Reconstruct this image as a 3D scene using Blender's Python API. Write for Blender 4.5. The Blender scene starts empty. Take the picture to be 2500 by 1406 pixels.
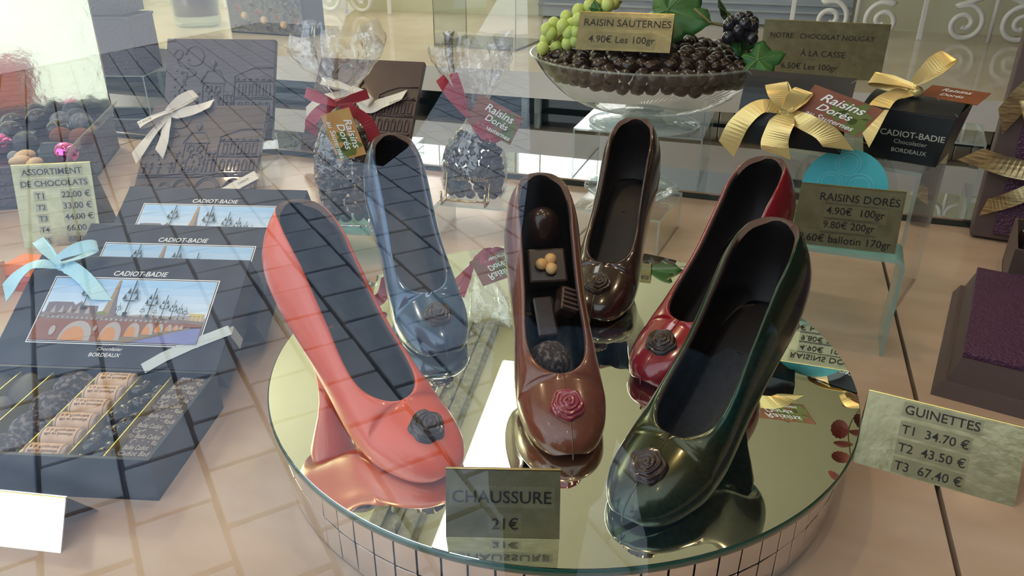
import bpy, bmesh, math, random
import numpy as np
from mathutils import Vector, Matrix, Euler
random.seed(7); rng = np.random.default_rng(5)
scene = bpy.context.scene
COL = scene.collection
PI = math.pi; R = math.radians

# ------------------------------------------------------------------ camera
cam_data = bpy.data.cameras.new('camera'); cam = bpy.data.objects.new('camera', cam_data); COL.objects.link(cam)
cam_data.sensor_width = 36; cam_data.lens = 36 * 1850 / 2500; cam_data.clip_start = .01
cam.location = (0, 0, .416); cam.rotation_euler = (R(90 - 26.2), 0, R(18.8))
scene.camera = cam

# ------------------------------------------------------------------ sky, sun, exposure
world = bpy.data.worlds.new('world'); scene.world = world; world.use_nodes = True
wn = world.node_tree.nodes; wl = world.node_tree.links; wn.clear()
w_out = wn.new('ShaderNodeOutputWorld'); w_bg = wn.new('ShaderNodeBackground')
w_bg.inputs['Color'].default_value = (.80, .90, 1.0, 1); w_bg.inputs['Strength'].default_value = 2.0
wl.new(w_bg.outputs[0], w_out.inputs[0])
sun_data = bpy.data.lights.new('sun', 'SUN'); sun = bpy.data.objects.new('sun', sun_data); COL.objects.link(sun)
sun_data.energy = 2.2; sun_data.angle = R(1.0); sun_data.color = (1, .95, .87)
sun.rotation_euler = Vector((-.20, -.40, -1)).to_track_quat('-Z', 'Y').to_euler()   # comes over the shop roof onto the street
sun.location = (0, 2, 6)
scene.view_settings.view_transform = 'Standard'; scene.view_settings.look = 'None'
scene.view_settings.exposure = 0.12; scene.view_settings.gamma = 1.0; scene.view_settings.use_curve_mapping = False

# ------------------------------------------------------------------ materials
MATS = {}
def mat(name, col=(.5, .5, .5), rough=.5, metal=0, coat=0, spec=.5, col2=None, nscale=20, bump=0, bscale=80,
        sheen=0, trans=0, ior=1.45, emit=None, estr=0, detail=4, lo=.35, hi=.65, aniso=None, vor=False):
    if name in MATS: return MATS[name]
    m = bpy.data.materials.new(name); m.use_nodes = True; nt = m.node_tree
    p = nt.nodes['Principled BSDF']
    p.inputs['Base Color'].default_value = (*col, 1); p.inputs['Roughness'].default_value = rough
    p.inputs['Metallic'].default_value = metal; p.inputs['Coat Weight'].default_value = coat
    p.inputs['Coat Roughness'].default_value = .06; p.inputs['Specular IOR Level'].default_value = spec
    p.inputs['Transmission Weight'].default_value = trans; p.inputs['IOR'].default_value = ior
    p.inputs['Sheen Weight'].default_value = sheen
    if emit: p.inputs['Emission Color'].default_value = (*emit, 1); p.inputs['Emission Strength'].default_value = estr
    tc = None
    if col2 or bump:
        tc = nt.nodes.new('ShaderNodeTexCoord'); mp = nt.nodes.new('ShaderNodeMapping'); nt.links.new(tc.outputs['Object'], mp.inputs[0])
        if aniso: mp.inputs['Scale'].default_value = aniso
    if col2:
        n = nt.nodes.new('ShaderNodeTexNoise'); n.inputs['Scale'].default_value = nscale; n.inputs['Detail'].default_value = detail
        nt.links.new(mp.outputs[0], n.inputs['Vector'])
        r = nt.nodes.new('ShaderNodeValToRGB'); r.color_ramp.elements[0].position = lo; r.color_ramp.elements[1].position = hi
        r.color_ramp.elements[0].color = (*col, 1); r.color_ramp.elements[1].color = (*col2, 1)
        nt.links.new(n.outputs['Fac'], r.inputs[0]); nt.links.new(r.outputs[0], p.inputs['Base Color'])
    if bump:
        if vor:
            n = nt.nodes.new('ShaderNodeTexVoronoi'); out = n.outputs['Distance']
        else:
            n = nt.nodes.new('ShaderNodeTexNoise'); n.inputs['Detail'].default_value = 3; out = n.outputs['Fac']
        n.inputs['Scale'].default_value = bscale
        nt.links.new(mp.outputs[0], n.inputs['Vector'])
        b = nt.nodes.new('ShaderNodeBump'); b.inputs['Strength'].default_value = bump; b.inputs['Distance'].default_value = .002
        nt.links.new(out, b.inputs['Height']); nt.links.new(b.outputs[0], p.inputs['Normal'])
    MATS[name] = m; return m

def thin(name, tint=(1, 1, 1), ior=1.5, rough=.02, body=None, body_fac=0, bump=0, bscale=60, gcol=(1, 1, 1)):
    """thin clear sheet: straight-through view plus Fresnel reflection, optionally a little body colour"""
    if name in MATS: return MATS[name]
    m = bpy.data.materials.new(name); m.use_nodes = True; nt = m.node_tree; nt.nodes.clear()
    o = nt.nodes.new('ShaderNodeOutputMaterial'); t = nt.nodes.new('ShaderNodeBsdfTransparent'); g = nt.nodes.new('ShaderNodeBsdfGlossy')
    t.inputs[0].default_value = (*tint, 1); g.inputs['Color'].default_value = (*gcol, 1); g.inputs['Roughness'].default_value = rough
    f0 = ((ior - 1) / (ior + 1)) ** 2          # Schlick reflectance of one surface, the same from both sides
    f = nt.nodes.new('ShaderNodeLayerWeight'); f.inputs['Blend'].default_value = .5
    pw = nt.nodes.new('ShaderNodeMath'); pw.operation = 'POWER'; pw.inputs[1].default_value = 5; nt.links.new(f.outputs['Facing'], pw.inputs[0])
    fm = nt.nodes.new('ShaderNodeMath'); fm.operation = 'MULTIPLY_ADD'; fm.inputs[1].default_value = 1 - f0; fm.inputs[2].default_value = f0; nt.links.new(pw.outputs[0], fm.inputs[0])
    mx = nt.nodes.new('ShaderNodeMixShader'); base = t.outputs[0]
    if body:
        d = nt.nodes.new('ShaderNodeBsdfDiffuse'); d.inputs[0].default_value = (*body, 1)
        tl = nt.nodes.new('ShaderNodeBsdfTranslucent'); tl.inputs[0].default_value = (*body, 1)
        ad = nt.nodes.new('ShaderNodeMixShader'); nt.links.new(d.outputs[0], ad.inputs[1]); nt.links.new(tl.outputs[0], ad.inputs[2])
        m2 = nt.nodes.new('ShaderNodeMixShader'); m2.inputs[0].default_value = body_fac
        nt.links.new(t.outputs[0], m2.inputs[1]); nt.links.new(ad.outputs[0], m2.inputs[2]); base = m2.outputs[0]
    nt.links.new(fm.outputs[0], mx.inputs[0]); nt.links.new(base, mx.inputs[1]); nt.links.new(g.outputs[0], mx.inputs[2])
    if bump:
        tc = nt.nodes.new('ShaderNodeTexCoord'); n = nt.nodes.new('ShaderNodeTexNoise'); n.inputs['Scale'].default_value = bscale; n.inputs['Detail'].default_value = 2
        b = nt.nodes.new('ShaderNodeBump'); b.inputs['Strength'].default_value = bump; b.inputs['Distance'].default_value = .004
        nt.links.new(tc.outputs['Object'], n.inputs['Vector']); nt.links.new(n.outputs['Fac'], b.inputs['Height'])
        nt.links.new(b.outputs[0], g.inputs['Normal']); nt.links.new(b.outputs[0], f.inputs['Normal'])
    nt.links.new(mx.outputs[0], o.inputs[0]); MATS[name] = m; return m

M_marble = mat('marble', (.46, .315, .225), .16, spec=.6, col2=(.62, .475, .38), nscale=5, detail=7, lo=.3, hi=.72, aniso=(1, 2.2, 1))
M_shelf = mat('shelf_marble', (.62, .50, .40), .06, spec=.7, col2=(.70, .60, .50), nscale=6)
M_shelf_edge = mat('shelf_edge_marble', (.72, .68, .66), .35, col2=(.80, .77, .76), nscale=7)
M_mirror = mat('green_mirror', (.93, .96, .84), .004, metal=1)
M_silver = mat('silver_mosaic', (.90, .88, .88), .10, metal=1, bump=.05, bscale=200)
M_goldtile = mat('gold_mosaic', (.62, .50, .33), .22, metal=.6, col2=(.80, .72, .55), nscale=14)
M_darkmirror = mat('platform_mirror', (.62, .62, .60), .025, metal=1)
M_edge = mat('dark_glass_edge', (.015, .03, .03), .08, spec=.8)
M_rim = mat('green_glass_rim', (.02, .10, .07), .05, spec=.9, coat=1)
M_glass = thin('window_glass', (.985, .99, .985), ior=1.60, rough=.0)
M_acrylic = thin('clear_acrylic', (.95, .97, .97), ior=1.5, rough=.02)
M_acredge = thin('acrylic_edge', (.75, .88, .88), ior=1.6, rough=.05, body=(.80, .92, .93), body_fac=.5)  # pale body colour stands in for light piped to the cut edges
M_teal = thin('teal_acrylic', (.70, .92, .92), ior=1.5, rough=.04, body=(.35, .75, .76), body_fac=.55)
M_whiteacr = thin('white_acrylic', (.95, .96, .97), ior=1.6, rough=.03, body=(.92, .93, .95), body_fac=.35)
M_cello = thin('cellophane', (.97, .97, .97), ior=1.95, rough=.06, bump=1.0, bscale=55, body=(.9, .9, .92), body_fac=.03)
M_bowl = thin('pressed_glass', (.93, .94, .93), ior=1.5, rough=.03, body=(.8, .8, .78), body_fac=.06)
M_foot = thin('thick_glass', (.84, .91, .92), ior=1.7, rough=.03, body=(.85, .92, .95), body_fac=.15, bump=.35, bscale=40)
M_gold = mat('gold_card', (.40, .375, .225), .22, metal=.65, col2=(.31, .29, .165), nscale=60, bump=.12, bscale=120)
M_goldedge = mat('gold_card_edge', (1.0, .72, .25), .25, metal=1)
M_goldfoil = mat('gold_foil', (.62, .60, .42), .12, metal=1, bump=.25, bscale=40)
M_ink = mat('black_ink', (.012, .012, .012), .5)
M_tape = thin('label_tape', (.97, .97, .95), ior=1.3, rough=.15, body=(.62, .60, .45), body_fac=.13)
M_navy = mat('navy_card', (.010, .017, .040), .42, spec=.45)
M_black = mat('black_card', (.010, .013, .018), .30, spec=.5)
M_white = mat('white_print', (.88, .88, .88), .5)
M_dark = mat('dark_chocolate', (.030, .014, .010), .25, coat=.3)
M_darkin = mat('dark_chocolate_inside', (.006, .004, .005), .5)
M_rim_choc = mat('cut_chocolate', (.10, .058, .048), .6)
M_truffle = mat('cocoa_truffle', (.045, .032, .030), .9, col2=(.21, .18, .18), nscale=260, lo=.48, hi=.62, bump=.9, bscale=260)
M_cocoa = mat('cocoa_dusted', (.17, .055, .03), .85, col2=(.23, .08, .045), nscale=60)
M_milk = mat('milk_chocolate', (.19, .068, .040), .22, coat=.6)
M_raisin = mat('glossy_raisin_chocolate', (.012, .008, .008), .17, coat=.5, bump=.3, bscale=60)
M_raisin2 = mat('brown_raisin_chocolate', (.028, .013, .010), .26, coat=.3, bump=.3, bscale=60)
M_nut = mat('golden_nut', (.72, .42, .16), .35, col2=(.85, .56, .26), nscale=70)
M_almond = mat('blanched_almond', (.70, .46, .26), .5, col2=(.78, .55, .34), nscale=60)
M_pink = mat('pink_foil', (.90, .14, .50), .10, metal=1)
M_purple = mat('purple_leather', (.085, .026, .080), .42, spec=.6, bump=.8, bscale=330, vor=True)
M_purpleside = mat('brown_purple_card', (.115, .078, .074), .55)
M_mauve = mat('lizard_purple', (.075, .060, .085), .45, spec=.5, bump=.8, bscale=160, vor=True)
M_gribbon = mat('gold_satin', (.86, .66, .26), .28, metal=.45, sheen=.4, bump=.05, bscale=300, aniso=(1, 8, 1))
M_gribbon2 = mat('striped_gold_ribbon', (.78, .62, .32), .32, metal=.7, col2=(.32, .24, .14), nscale=120, aniso=(.05, 3, 3))
M_red = mat('wine_satin', (.36, .010, .030), .34, sheen=.5, bump=.04, bscale=300)
M_blue = mat('pale_blue_satin', (.42, .75, .88), .35, sheen=.4)
M_cream = mat('cream_ribbon', (.74, .70, .64), .5, sheen=.3)
M_tag1 = mat('brown_tag', (.20, .055, .020), .45, col2=(.26, .08, .03), nscale=40)
M_tag2 = mat('orange_tag', (.50, .24, .07), .45, col2=(.56, .33, .10), nscale=40)
M_leafprint = mat('vine_leaf_print', (.12, .16, .02), .5)
M_goldprint = mat('gold_print', (.60, .40, .10), .4)
M_chrome = mat('chrome_wire', (.85, .85, .86), .08, metal=1)
M_brass = mat('brass_wire', (.66, .48, .20), .16, metal=1)
M_choc_tab = mat('tablet_chocolate', (.070, .045, .046), .33, coat=.25, col2=(.085, .056, .056), nscale=18)
M_ironwhite = mat('white_iron', (.90, .90, .90), .35)
M_grape = mat('green_grape', (.50, .66, .14), .22, col2=(.58, .72, .22), nscale=30, spec=.6)
MATS['green_grape'].node_tree.nodes['Principled BSDF'].inputs['Subsurface Weight'].default_value = .25
M_leaf = mat('vine_leaf', (.020, .10, .020), .42, col2=(.035, .15, .03), nscale=25)
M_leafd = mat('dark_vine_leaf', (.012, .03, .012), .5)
M_stem = mat('vine_stem', (.20, .17, .07), .6)
M_redleaf = mat('red_leaf', (.30, .05, .045), .55, col2=(.42, .14, .11), nscale=20)
M_cork = mat('cork_chocolate', (.62, .40, .26), .65, col2=(.72, .52, .36), nscale=90)
M_corkpale = mat('pale_cork', (.66, .56, .50), .7, col2=(.45, .34, .28), nscale=160)
M_bandgold = mat('gold_divider', (.72, .62, .12), .3, metal=.5)
M_disc = mat('printed_disc_chocolate', (.085, .062, .060), .4)
M_tealprint = mat('turquoise_print', (.10, .58, .66), .4)
M_tealline = mat('turquoise_line', (.30, .75, .80), .4)
M_wallback = mat('back_panel_paint', (.40, .45, .52), .45)
M_cream_wall = mat('cream_paint', (.76, .76, .58), .6)
M_mold = mat('stone_moulding', (.30, .29, .21), .6, col2=(.46, .45, .34), nscale=40)
M_pave = mat('paving_stone', (.23, .28, .36), .75, col2=(.31, .36, .44), nscale=9, bump=.3, bscale=30)
M_joint = mat('paving_joint', (.06, .072, .09), .9)
M_dkwood = mat('dark_wood', (.03, .022, .018), .5)

# ------------------------------------------------------------------ mesh helpers
class MB:
    def __init__(s): s.v = []; s.f = []; s.m = []
    def add(s, vs, fs, mi=0, M=None):
        o = len(s.v)
        for v in vs: s.v.append(tuple(M @ Vector(v)) if M is not None else tuple(v))
        for f in fs: s.f.append(tuple(i + o for i in f)); s.m.append(mi)
        return s
    def box(s, c, d, mi=0, M=None, mside=None, axis=2):
        x, y, z = d[0] / 2, d[1] / 2, d[2] / 2
        vs = [(c[0] + a * x, c[1] + b * y, c[2] + e * z) for a in (-1, 1) for b in (-1, 1) for e in (-1, 1)]
        fs = [(0, 1, 3, 2), (4, 6, 7, 5), (0, 4, 5, 1), (2, 3, 7, 6), (0, 2, 6, 4), (1, 5, 7, 3)]
        ax = [0, 0, 1, 1, 2, 2]
        o = len(s.v); s.add(vs, fs, mi, M)
        if mside is not None:
            for k in range(6):
                if ax[k] != axis: s.m[-6 + k] = mside
        return s
    def frustum(s, b, t, z0, z1, mi=0, M=None):
        vs = [(x, y, z0) for x, y in b] + [(x, y, z1) for x, y in t]; n = len(b)
        fs = [tuple(range(n))[::-1], tuple(range(n, 2 * n))] + [(i, (i + 1) % n, n + (i + 1) % n, n + i) for i in range(n)]
        return s.add(vs, fs, mi, M)
    def prism(s, poly, z0, z1, mi=0, M=None): return s.frustum(poly, poly, z0, z1, mi, M)
    def grid(s, P, mi=0, cu=False, cv=False, M=None, flip=False):
        nu, nv = len(P), len(P[0]); vs = [p for r in P for p in r]; fs = []
        for i in range(nu if cu else nu - 1):
            for j in range(nv if cv else nv - 1):
                q = (i * nv + j, ((i + 1) % nu) * nv + j, ((i + 1) % nu) * nv + (j + 1) % nv, i * nv + (j + 1) % nv)
                fs.append(q[::-1] if flip else q)
        return s.add(vs, fs, mi, M)
    def lathe(s, prof, n=48, mi=0, M=None, c=(0, 0)):
        P = [[(c[0] + r * math.cos(2 * PI * k / n), c[1] + r * math.sin(2 * PI * k / n), z) for k in range(n)] for r, z in prof]
        return s.grid(P, mi, cv=True, M=M, flip=True)
    def tube(s, pts, r, n=8, mi=0, M=None, closed=False, caps=True):
        pts = [Vector(p) for p in pts]; N = len(pts); rr = r if hasattr(r, '__len__') else [r] * N
        P = []; up = None
        for i, p in enumerate(pts):
            a = pts[i - 1] if (i > 0 or closed) else p; b = pts[(i + 1) % N] if (i < N - 1 or closed) else p
            t = (b - a).normalized()
            if up is None:
                up = Vector((0, 0, 1)) if abs(t.z) < .9 else Vector((1, 0, 0))
            up = (up - t * up.dot(t)).normalized(); w = t.cross(up)
            P.append([tuple(p + (up * math.cos(2 * PI * k / n) + w * math.sin(2 * PI * k / n)) * rr[i]) for k in range(n)])
        o = len(s.v); s.grid(P, mi, cu=closed, cv=True, M=M)
        if caps and not closed:
            s.f.append(tuple(range(o, o + n))[::-1]); s.m.append(mi)
            e = o + (N - 1) * n; s.f.append(tuple(range(e, e + n))); s.m.append(mi)
        return s
    def ellipsoid(s, c, d, nu=10, nv=14, mi=0, M=None, fn=None):
        P = []
        for i in range(nu + 1):
            a = PI * i / nu; row = []
            for k in range(nv):
                b = 2 * PI * k / nv; q = Vector((math.sin(a) * math.cos(b), math.sin(a) * math.sin(b), math.cos(a)))
                k2 = fn(q) if fn else 1
                row.append((c[0] + q.x * d[0] * k2, c[1] + q.y * d[1] * k2, c[2] + q.z * d[2] * k2))
            P.append(row)
        return s.grid(P, mi, cv=True, M=M, flip=True)
    def ribbon(s, pts, wv, th=.0003, mi=0, M=None):
        """flat band through pts; wv = half-width vector per point (or one vector)"""
        pts = [Vector(p) for p in pts]; N = len(pts)
        W = [Vector(w) for w in wv] if hasattr(wv[0], '__len__') else [Vector(wv)] * N
        P = []
        for i, p in enumerate(pts):
            t = (pts[min(i + 1, N - 1)] - pts[max(i - 1, 0)]).normalized(); n = t.cross(W[i]).normalized() * th
            P.append([tuple(p - W[i] + n), tuple(p + W[i] + n), tuple(p + W[i] - n), tuple(p - W[i] - n)])
        o = len(s.v); s.grid(P, mi, cv=True, M=M)
        s.f.append((o, o + 1, o + 2, o + 3)); s.m.append(mi); e = o + 4 * (N - 1); s.f.append((e + 3, e + 2, e + 1, e)); s.m.append(mi)
        return s
    def mesh(s, name, mats, smooth=False, weld=0, bevel=0):
        me = bpy.data.meshes.new(name); me.from_pydata(s.v, [], s.f)
        for m in (mats if isinstance(mats, (list, tuple)) else [mats]): me.materials.append(m)
        me.polygons.foreach_set('material_index', s.m)
        bm = bmesh.new(); bm.from_mesh(me)
        if weld: bmesh.ops.remove_doubles(bm, verts=bm.verts, dist=weld)
        bmesh.ops.recalc_face_normals(bm, faces=bm.faces)
        if bevel:
            bmesh.ops.bevel(bm, geom=[e for e in bm.edges if len(e.link_faces) == 2 and e.calc_face_angle(0) > .6], offset=bevel, segments=2, affect='EDGES', profile=.6)
        bm.to_mesh(me); bm.free()
        if smooth: me.polygons.foreach_set('use_smooth', [True] * len(me.polygons))
        me.update(); return me
    def build(s, name, mats, parent=None, smooth=False, weld=0, bevel=0, **k):
        return link(name, s.mesh(name, mats, smooth, weld, bevel), parent, **k)
def link(name, data, parent=None, loc=None, rot=None, label=None, cat=None, group=None, kind=None):
    o = bpy.data.objects.new(name, data); COL.objects.link(o)
    if parent: o.parent = parent
    if loc is not None: o.location = loc
    if rot is not None: o.rotation_euler = rot
    if label: o['label'] = label
    if cat: o['category'] = cat
    if group: o['group'] = group
    if kind: o['kind'] = kind
    return o
def thing(name, label, cat, loc=(0, 0, 0), rz=0, group=None): return link(name, None, None, loc, (0, 0, rz), label, cat, group)
def crom(xs, ys, x):
    """smooth monotone interpolation"""
    xs = np.array(xs, float); ys = np.array(ys, float); d = np.diff(ys) / np.diff(xs); m = np.zeros(len(xs))
    m[0], m[-1] = d[0], d[-1]
    for i in range(1, len(xs) - 1): m[i] = 0 if d[i - 1] * d[i] <= 0 else 2 * d[i - 1] * d[i] / (d[i - 1] + d[i])
    i = int(np.clip(np.searchsorted(xs, x) - 1, 0, len(xs) - 2)); h = xs[i + 1] - xs[i]; t = (x - xs[i]) / h
    return float((2*t**3 - 3*t*t + 1)*ys[i] + (t**3 - 2*t*t + t)*h*m[i] + (-2*t**3 + 3*t*t)*ys[i+1] + (t**3 - t*t)*h*m[i+1])
def smoothpath(pts, n=24):
    """Catmull-Rom through pts"""
    P = [Vector(p) for p in pts]; P = [P[0] * 2 - P[1]] + P + [P[-1] * 2 - P[-2]]; out = []
    seg = len(P) - 3
    for k in range(n + 1):
        u = k / n * seg; i = min(int(u), seg - 1); t = u - i; a, b, c, d = P[i:i + 4]
        out.append(.5 * ((2*b) + (c - a)*t + (2*a - 5*b + 4*c - d)*t*t + (3*b - a - 3*c + d)*t**3))
    return out
TEXT = {}
def text_mesh(body, shear=0, bold=0):
    key = (body, shear, bold)
    if key in TEXT: return TEXT[key]
    cu = bpy.data.curves.new('lettering', 'FONT'); cu.body = body; cu.shear = shear; cu.offset = bold; cu.resolution_u = 3
    o = bpy.data.objects.new('lettering', cu); COL.objects.link(o)
    me = bpy.data.meshes.new_from_object(o); bpy.data.objects.remove(o); bpy.data.curves.remove(cu)
    co = np.array([v.co[:] for v in me.vertices]); lo, hi = co.min(0), co.max(0); c = (lo + hi) / 2
    TEXT[key] = ([tuple(x - c) for x in co], [tuple(p.vertices) for p in me.polygons], hi - lo)
    bpy.data.meshes.remove(me); return TEXT[key]
def put_text(mb, body, cx, cy, width, z=0, height=None, mi=0, M=None, shear=0, bold=0, rot=0):
    vs, fs, d = text_mesh(body, shear, bold); sx = width / d[0]; sy = (height / d[1]) if height else sx
    c, s = math.cos(rot), math.sin(rot)
    mb.add([(cx + c*x*sx - s*y*sy, cy + s*x*sx + c*y*sy, z) for x, y, _ in vs], fs, mi, M)
    return mb

# ------------------------------------------------------------------ the setting
X0, X1, YG, YB, ZC = -2.45, 1.05, .20, 2.62, 1.265
fl = MB().box(((X0 + X1) / 2, .72, -.045), (X1 - X0, 1.06, .05), 0).build('floor', M_joint, kind='structure')
for a, b in ((X0, -1.232), (-1.228, .170), (.174, X1)):
    MB().box(((a + b) / 2, .72, -.01), (b - a, 1.056, .02)).build('marble_slab', M_marble, fl, bevel=.0008)
fb = MB().box(((X0 + X1) / 2, 1.93, -.045), (X1 - X0, 1.36, .05)).build('floor_back', M_joint, kind='structure')
# mirror platform and the raised marble shelf behind it
pl = MB().box(((X0 + X1) / 2, 1.43, -.002), (X1 - X0, .44, .022), 1).box(((X0 + X1) / 2, 1.43, .0105), (X1 - X0 - .002, .438, .003), 0).build('floor_mirror_step', [M_darkmirror, M_edge], kind='structure')
sh = MB().box(((X0 + X1) / 2, 2.128, .0765), (X1 - X0, .985, .057), 0).build('floor_shelf', [M_shelf, M_shelf_edge], kind='structure')
for p in sh.data.polygons:
    if p.normal.y < -.5: p.material_index = 1
rs = MB().box(((X0 + X1) / 2, 1.70, .024), (X1 - X0, .04, .05)).build('wall_riser', M_edge, kind='structure')
tile_me = MB().box((0, 0, 0), (.0285, .006, .034)).mesh('tile', M_goldtile, bevel=.001)
for k in range(26): link('tile', tile_me, rs, (-.36 + k * .0305, 1.678, .0300))
leg_me = MB().box((0, 0, 0), (.014, .014, .036)).mesh('shelf_leg', M_acredge, bevel=.001)
for x in (-1.55, -1.05, -.53, -.50): link('shelf_leg', leg_me, sh, (x, 1.652, .030))
wb = MB().box(((X0 + X1) / 2, YB + .03, .60), (X1 - X0, .06, 1.33)).build('wall_back', M_cream_wall, kind='structure')
MB().box((-.30, YB - .012, .36), (.98, .024, .50)).build('panel', M_wallback, wb, bevel=.002)
for z in (.150, .172, .60): MB().box((-.30, YB - .029, z), (.98, .012, .007)).build('moulding', M_wallback, wb, bevel=.002)
MB().box((X0 - .03, 1.41, .60), (.06, 2.48, 1.33)).build('wall_left', M_cream_wall, kind='structure')
MB().box((X1 + .03, 1.41, .60), (.06, 2.48, 1.33)).build('wall_right', M_dkwood, kind='structure')
MB().box(((X0 + X1) / 2, 1.41, ZC + .03), (X1 - X0 + .12, 2.48, .06)).build('ceiling', M_cream_wall, kind='structure')
# carved stone moulding running into the shop along the ceiling
tr = MB()
for k, (dx, w, h) in enumerate(((0, .15, .018), (-.045, .03, .034), (.045, .035, .040), (0, .03, .026))): tr.box((dx, 0, -h / 2), (w, 2.2, h))
for k in range(34): tr.ellipsoid((-.012 + .024 * (k % 2), -1.05 + k * .064, -.028), (.013, .024, .012), 5, 8)
tr.build('trim_1', M_mold, kind='structure', loc=(-.845, 1.50, ZC), rot=(0, 0, R(9)))
# window pane towards the street and its sill
MB().box(((X0 + X1) / 2, YG, ZC / 2 - .02), (X1 - X0, .0008, ZC + .04)).build('window_1', M_glass, kind='structure')
MB().box(((X0 + X1) / 2, YG + .04, -.57), (X1 - X0 + .4, .06, 1.0)).build('wall_street', M_dkwood, kind='structure')
MB().box((X1 + .16, YG - .55, .55), (.20, 1.1, 3.0)).build('wall_reflection_block', M_dkwood, kind='structure')  # unseen slab, added to keep paving out of the right-hand reflections
MB().box((.76, -1.40, .45), (1.56, 1.0, 2.8)).build('wall_light_block', M_dkwood, kind='structure')  # added out of view: blocks mirrored paving and darkens the right side
# the street outside: paving setts laid in courses, seen mirrored in the pane
ZP = -.95
pv = MB().box((-1.2, -4.6, ZP - .06), (12, 9.6, .05)).build('pavement', M_joint, kind='structure')
sett = MB().box((0, 0, 0), (.235, .186, .05)).mesh('paving_sett', M_pave, bevel=.006)
ca, sa = math.cos(R(41)), math.sin(R(41)); spots = []
for i in range(-60, 61):
    for j in range(-60, 61):
        u = (j + .5 * (i % 2)) * .250; v = i * .200; x, y = -2.0 + ca * u - sa * v, -2.4 + sa * u + ca * v
        if -7 < x < 4.6 and -9.2 < y < .05: spots.append((math.hypot(x + 1.0, y + .6), x, y))
spots.sort(); far = MB()
for k, (_, x, y) in enumerate(spots):
    if k < 300: link('paving_sett', sett, pv, (x, y, ZP - .03 + rng.normal(0, .0015)), (rng.normal(0, .008), rng.normal(0, .008), R(41) + rng.normal(0, .012)))
    else: far.box((0, 0, 0), (.235, .186, .05), 0, Matrix.Translation((x, y, ZP - .03)) @ Matrix.Rotation(R(41), 4, 'Z'))
far.build('paving_setts_beyond', M_pave, pv, kind='stuff')

# lamps: a long light box on the ceiling, lit panels low on the back wall, warm spot bulbs
M_tube = mat('lit_diffuser', (.9, .9, .9), .5, emit=(1, .99, .94), estr=5.0)
M_litpanel = mat('lit_white_panel', (.9, .9, .9), .5, emit=(1, .98, .95), estr=3.2)
M_bulb = mat('warm_bulb', (1, .8, .5), .4, emit=(1, .60, .22), estr=45)
lb = thing('ceiling_light', 'long white light box under the cream ceiling beside the stone moulding', 'lamp', (-.655, 1.68, ZC), R(8))
MB().box((0, 0, -.012), (.17, 1.35, .024)).build('housing', M_ironwhite, lb)
MB().box((0, 0, -.026), (.155, 1.33, .006)).build('diffuser', M_tube, lb)
for i, (x, w, z, h) in enumerate(((-1.12, .38, .46, .32), (-.66, .38, .46, .32), (-1.75, .30, .46, .30))):
    t = thing('light_panel', ['narrow tall lit white panel on the back wall', 'wide lit white panel on the back wall behind the glass bowl', 'lit white panel on the back wall near the left corner'][i], 'lamp', (x, YB - .026, z), 0, 'lit panels of the back wall')
    MB().box((0, 0, 0), (w + .02, .02, h + .02)).build('frame', M_ironwhite, t); MB().box((0, -.012, 0), (w, .006, h)).build('diffuser', M_litpanel, t)
up = thing('added_uplighter', 'added brass lamp, out of view, brightening the left end of the ceiling', 'lamp', (X0 + .10, 1.45, .80))  # added fill light for the ceiling that shows in the round mirror
MB().lathe([(0, 0), (.03, 0), (.075, .07), (.07, .07), (.028, .006), (0, .006)], 32).build('shade', M_brass, up, smooth=True); MB().box((-.05, 0, .01), (.10, .03, .02)).build('bracket', M_brass, up)
MB().ellipsoid((0, 0, .035), (.022, .022, .022)).build('bulb', mat('white_bulb', (1, 1, 1), .4, emit=(1, .96, .85), estr=12), up, smooth=True)
ud = bpy.data.lights.new('uplight', 'SPOT'); ud.energy = 85; ud.color = (1, .97, .84); ud.spot_size = R(150); ud.spot_blend = 1; ud.shadow_soft_size = .03
uo = bpy.data.objects.new('uplight', ud); COL.objects.link(uo); uo.parent = up; uo.location = (0, 0, .075); uo.rotation_euler = (0, R(180 + 22), 0)
cap_me = MB().lathe([(.0, .05), (.022, .05), (.026, .02), (.026, .0), (.018, .0)], 20).mesh('cap', M_brass, True)
bulb_me = MB().ellipsoid((0, 0, -.004), (.015, .015, .013)).mesh('bulb', M_bulb, True)
for i, (x, y) in enumerate(((.42, .95), (.10, .42), (-.25, .80), (-.75, .50), (-1.2, .75), (-1.7, 1.1))):
    t = thing('ceiling_spot', 'small warm brass spot lamp in the ceiling above the %s' % ['purple boxes', 'GUINETTES card', 'round mirror', 'navy boxes', 'gold-lidded box', 'lizard-patterned boxes'][i], 'lamp', (x, y, ZC - .05), 0, 'warm ceiling spots')
    link('cap', cap_me, t); link('bulb', bulb_me, t)
    ld = bpy.data.lights.new('spot_light', 'SPOT'); ld.energy = 4.5; ld.color = (1, .72, .42); ld.spot_size = R(100); ld.spot_blend = .8; ld.shadow_soft_size = .02
    lo_ = bpy.data.objects.new('spot_light', ld); COL.objects.link(lo_); lo_.parent = t; lo_.location = (0, 0, -.03)

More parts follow.
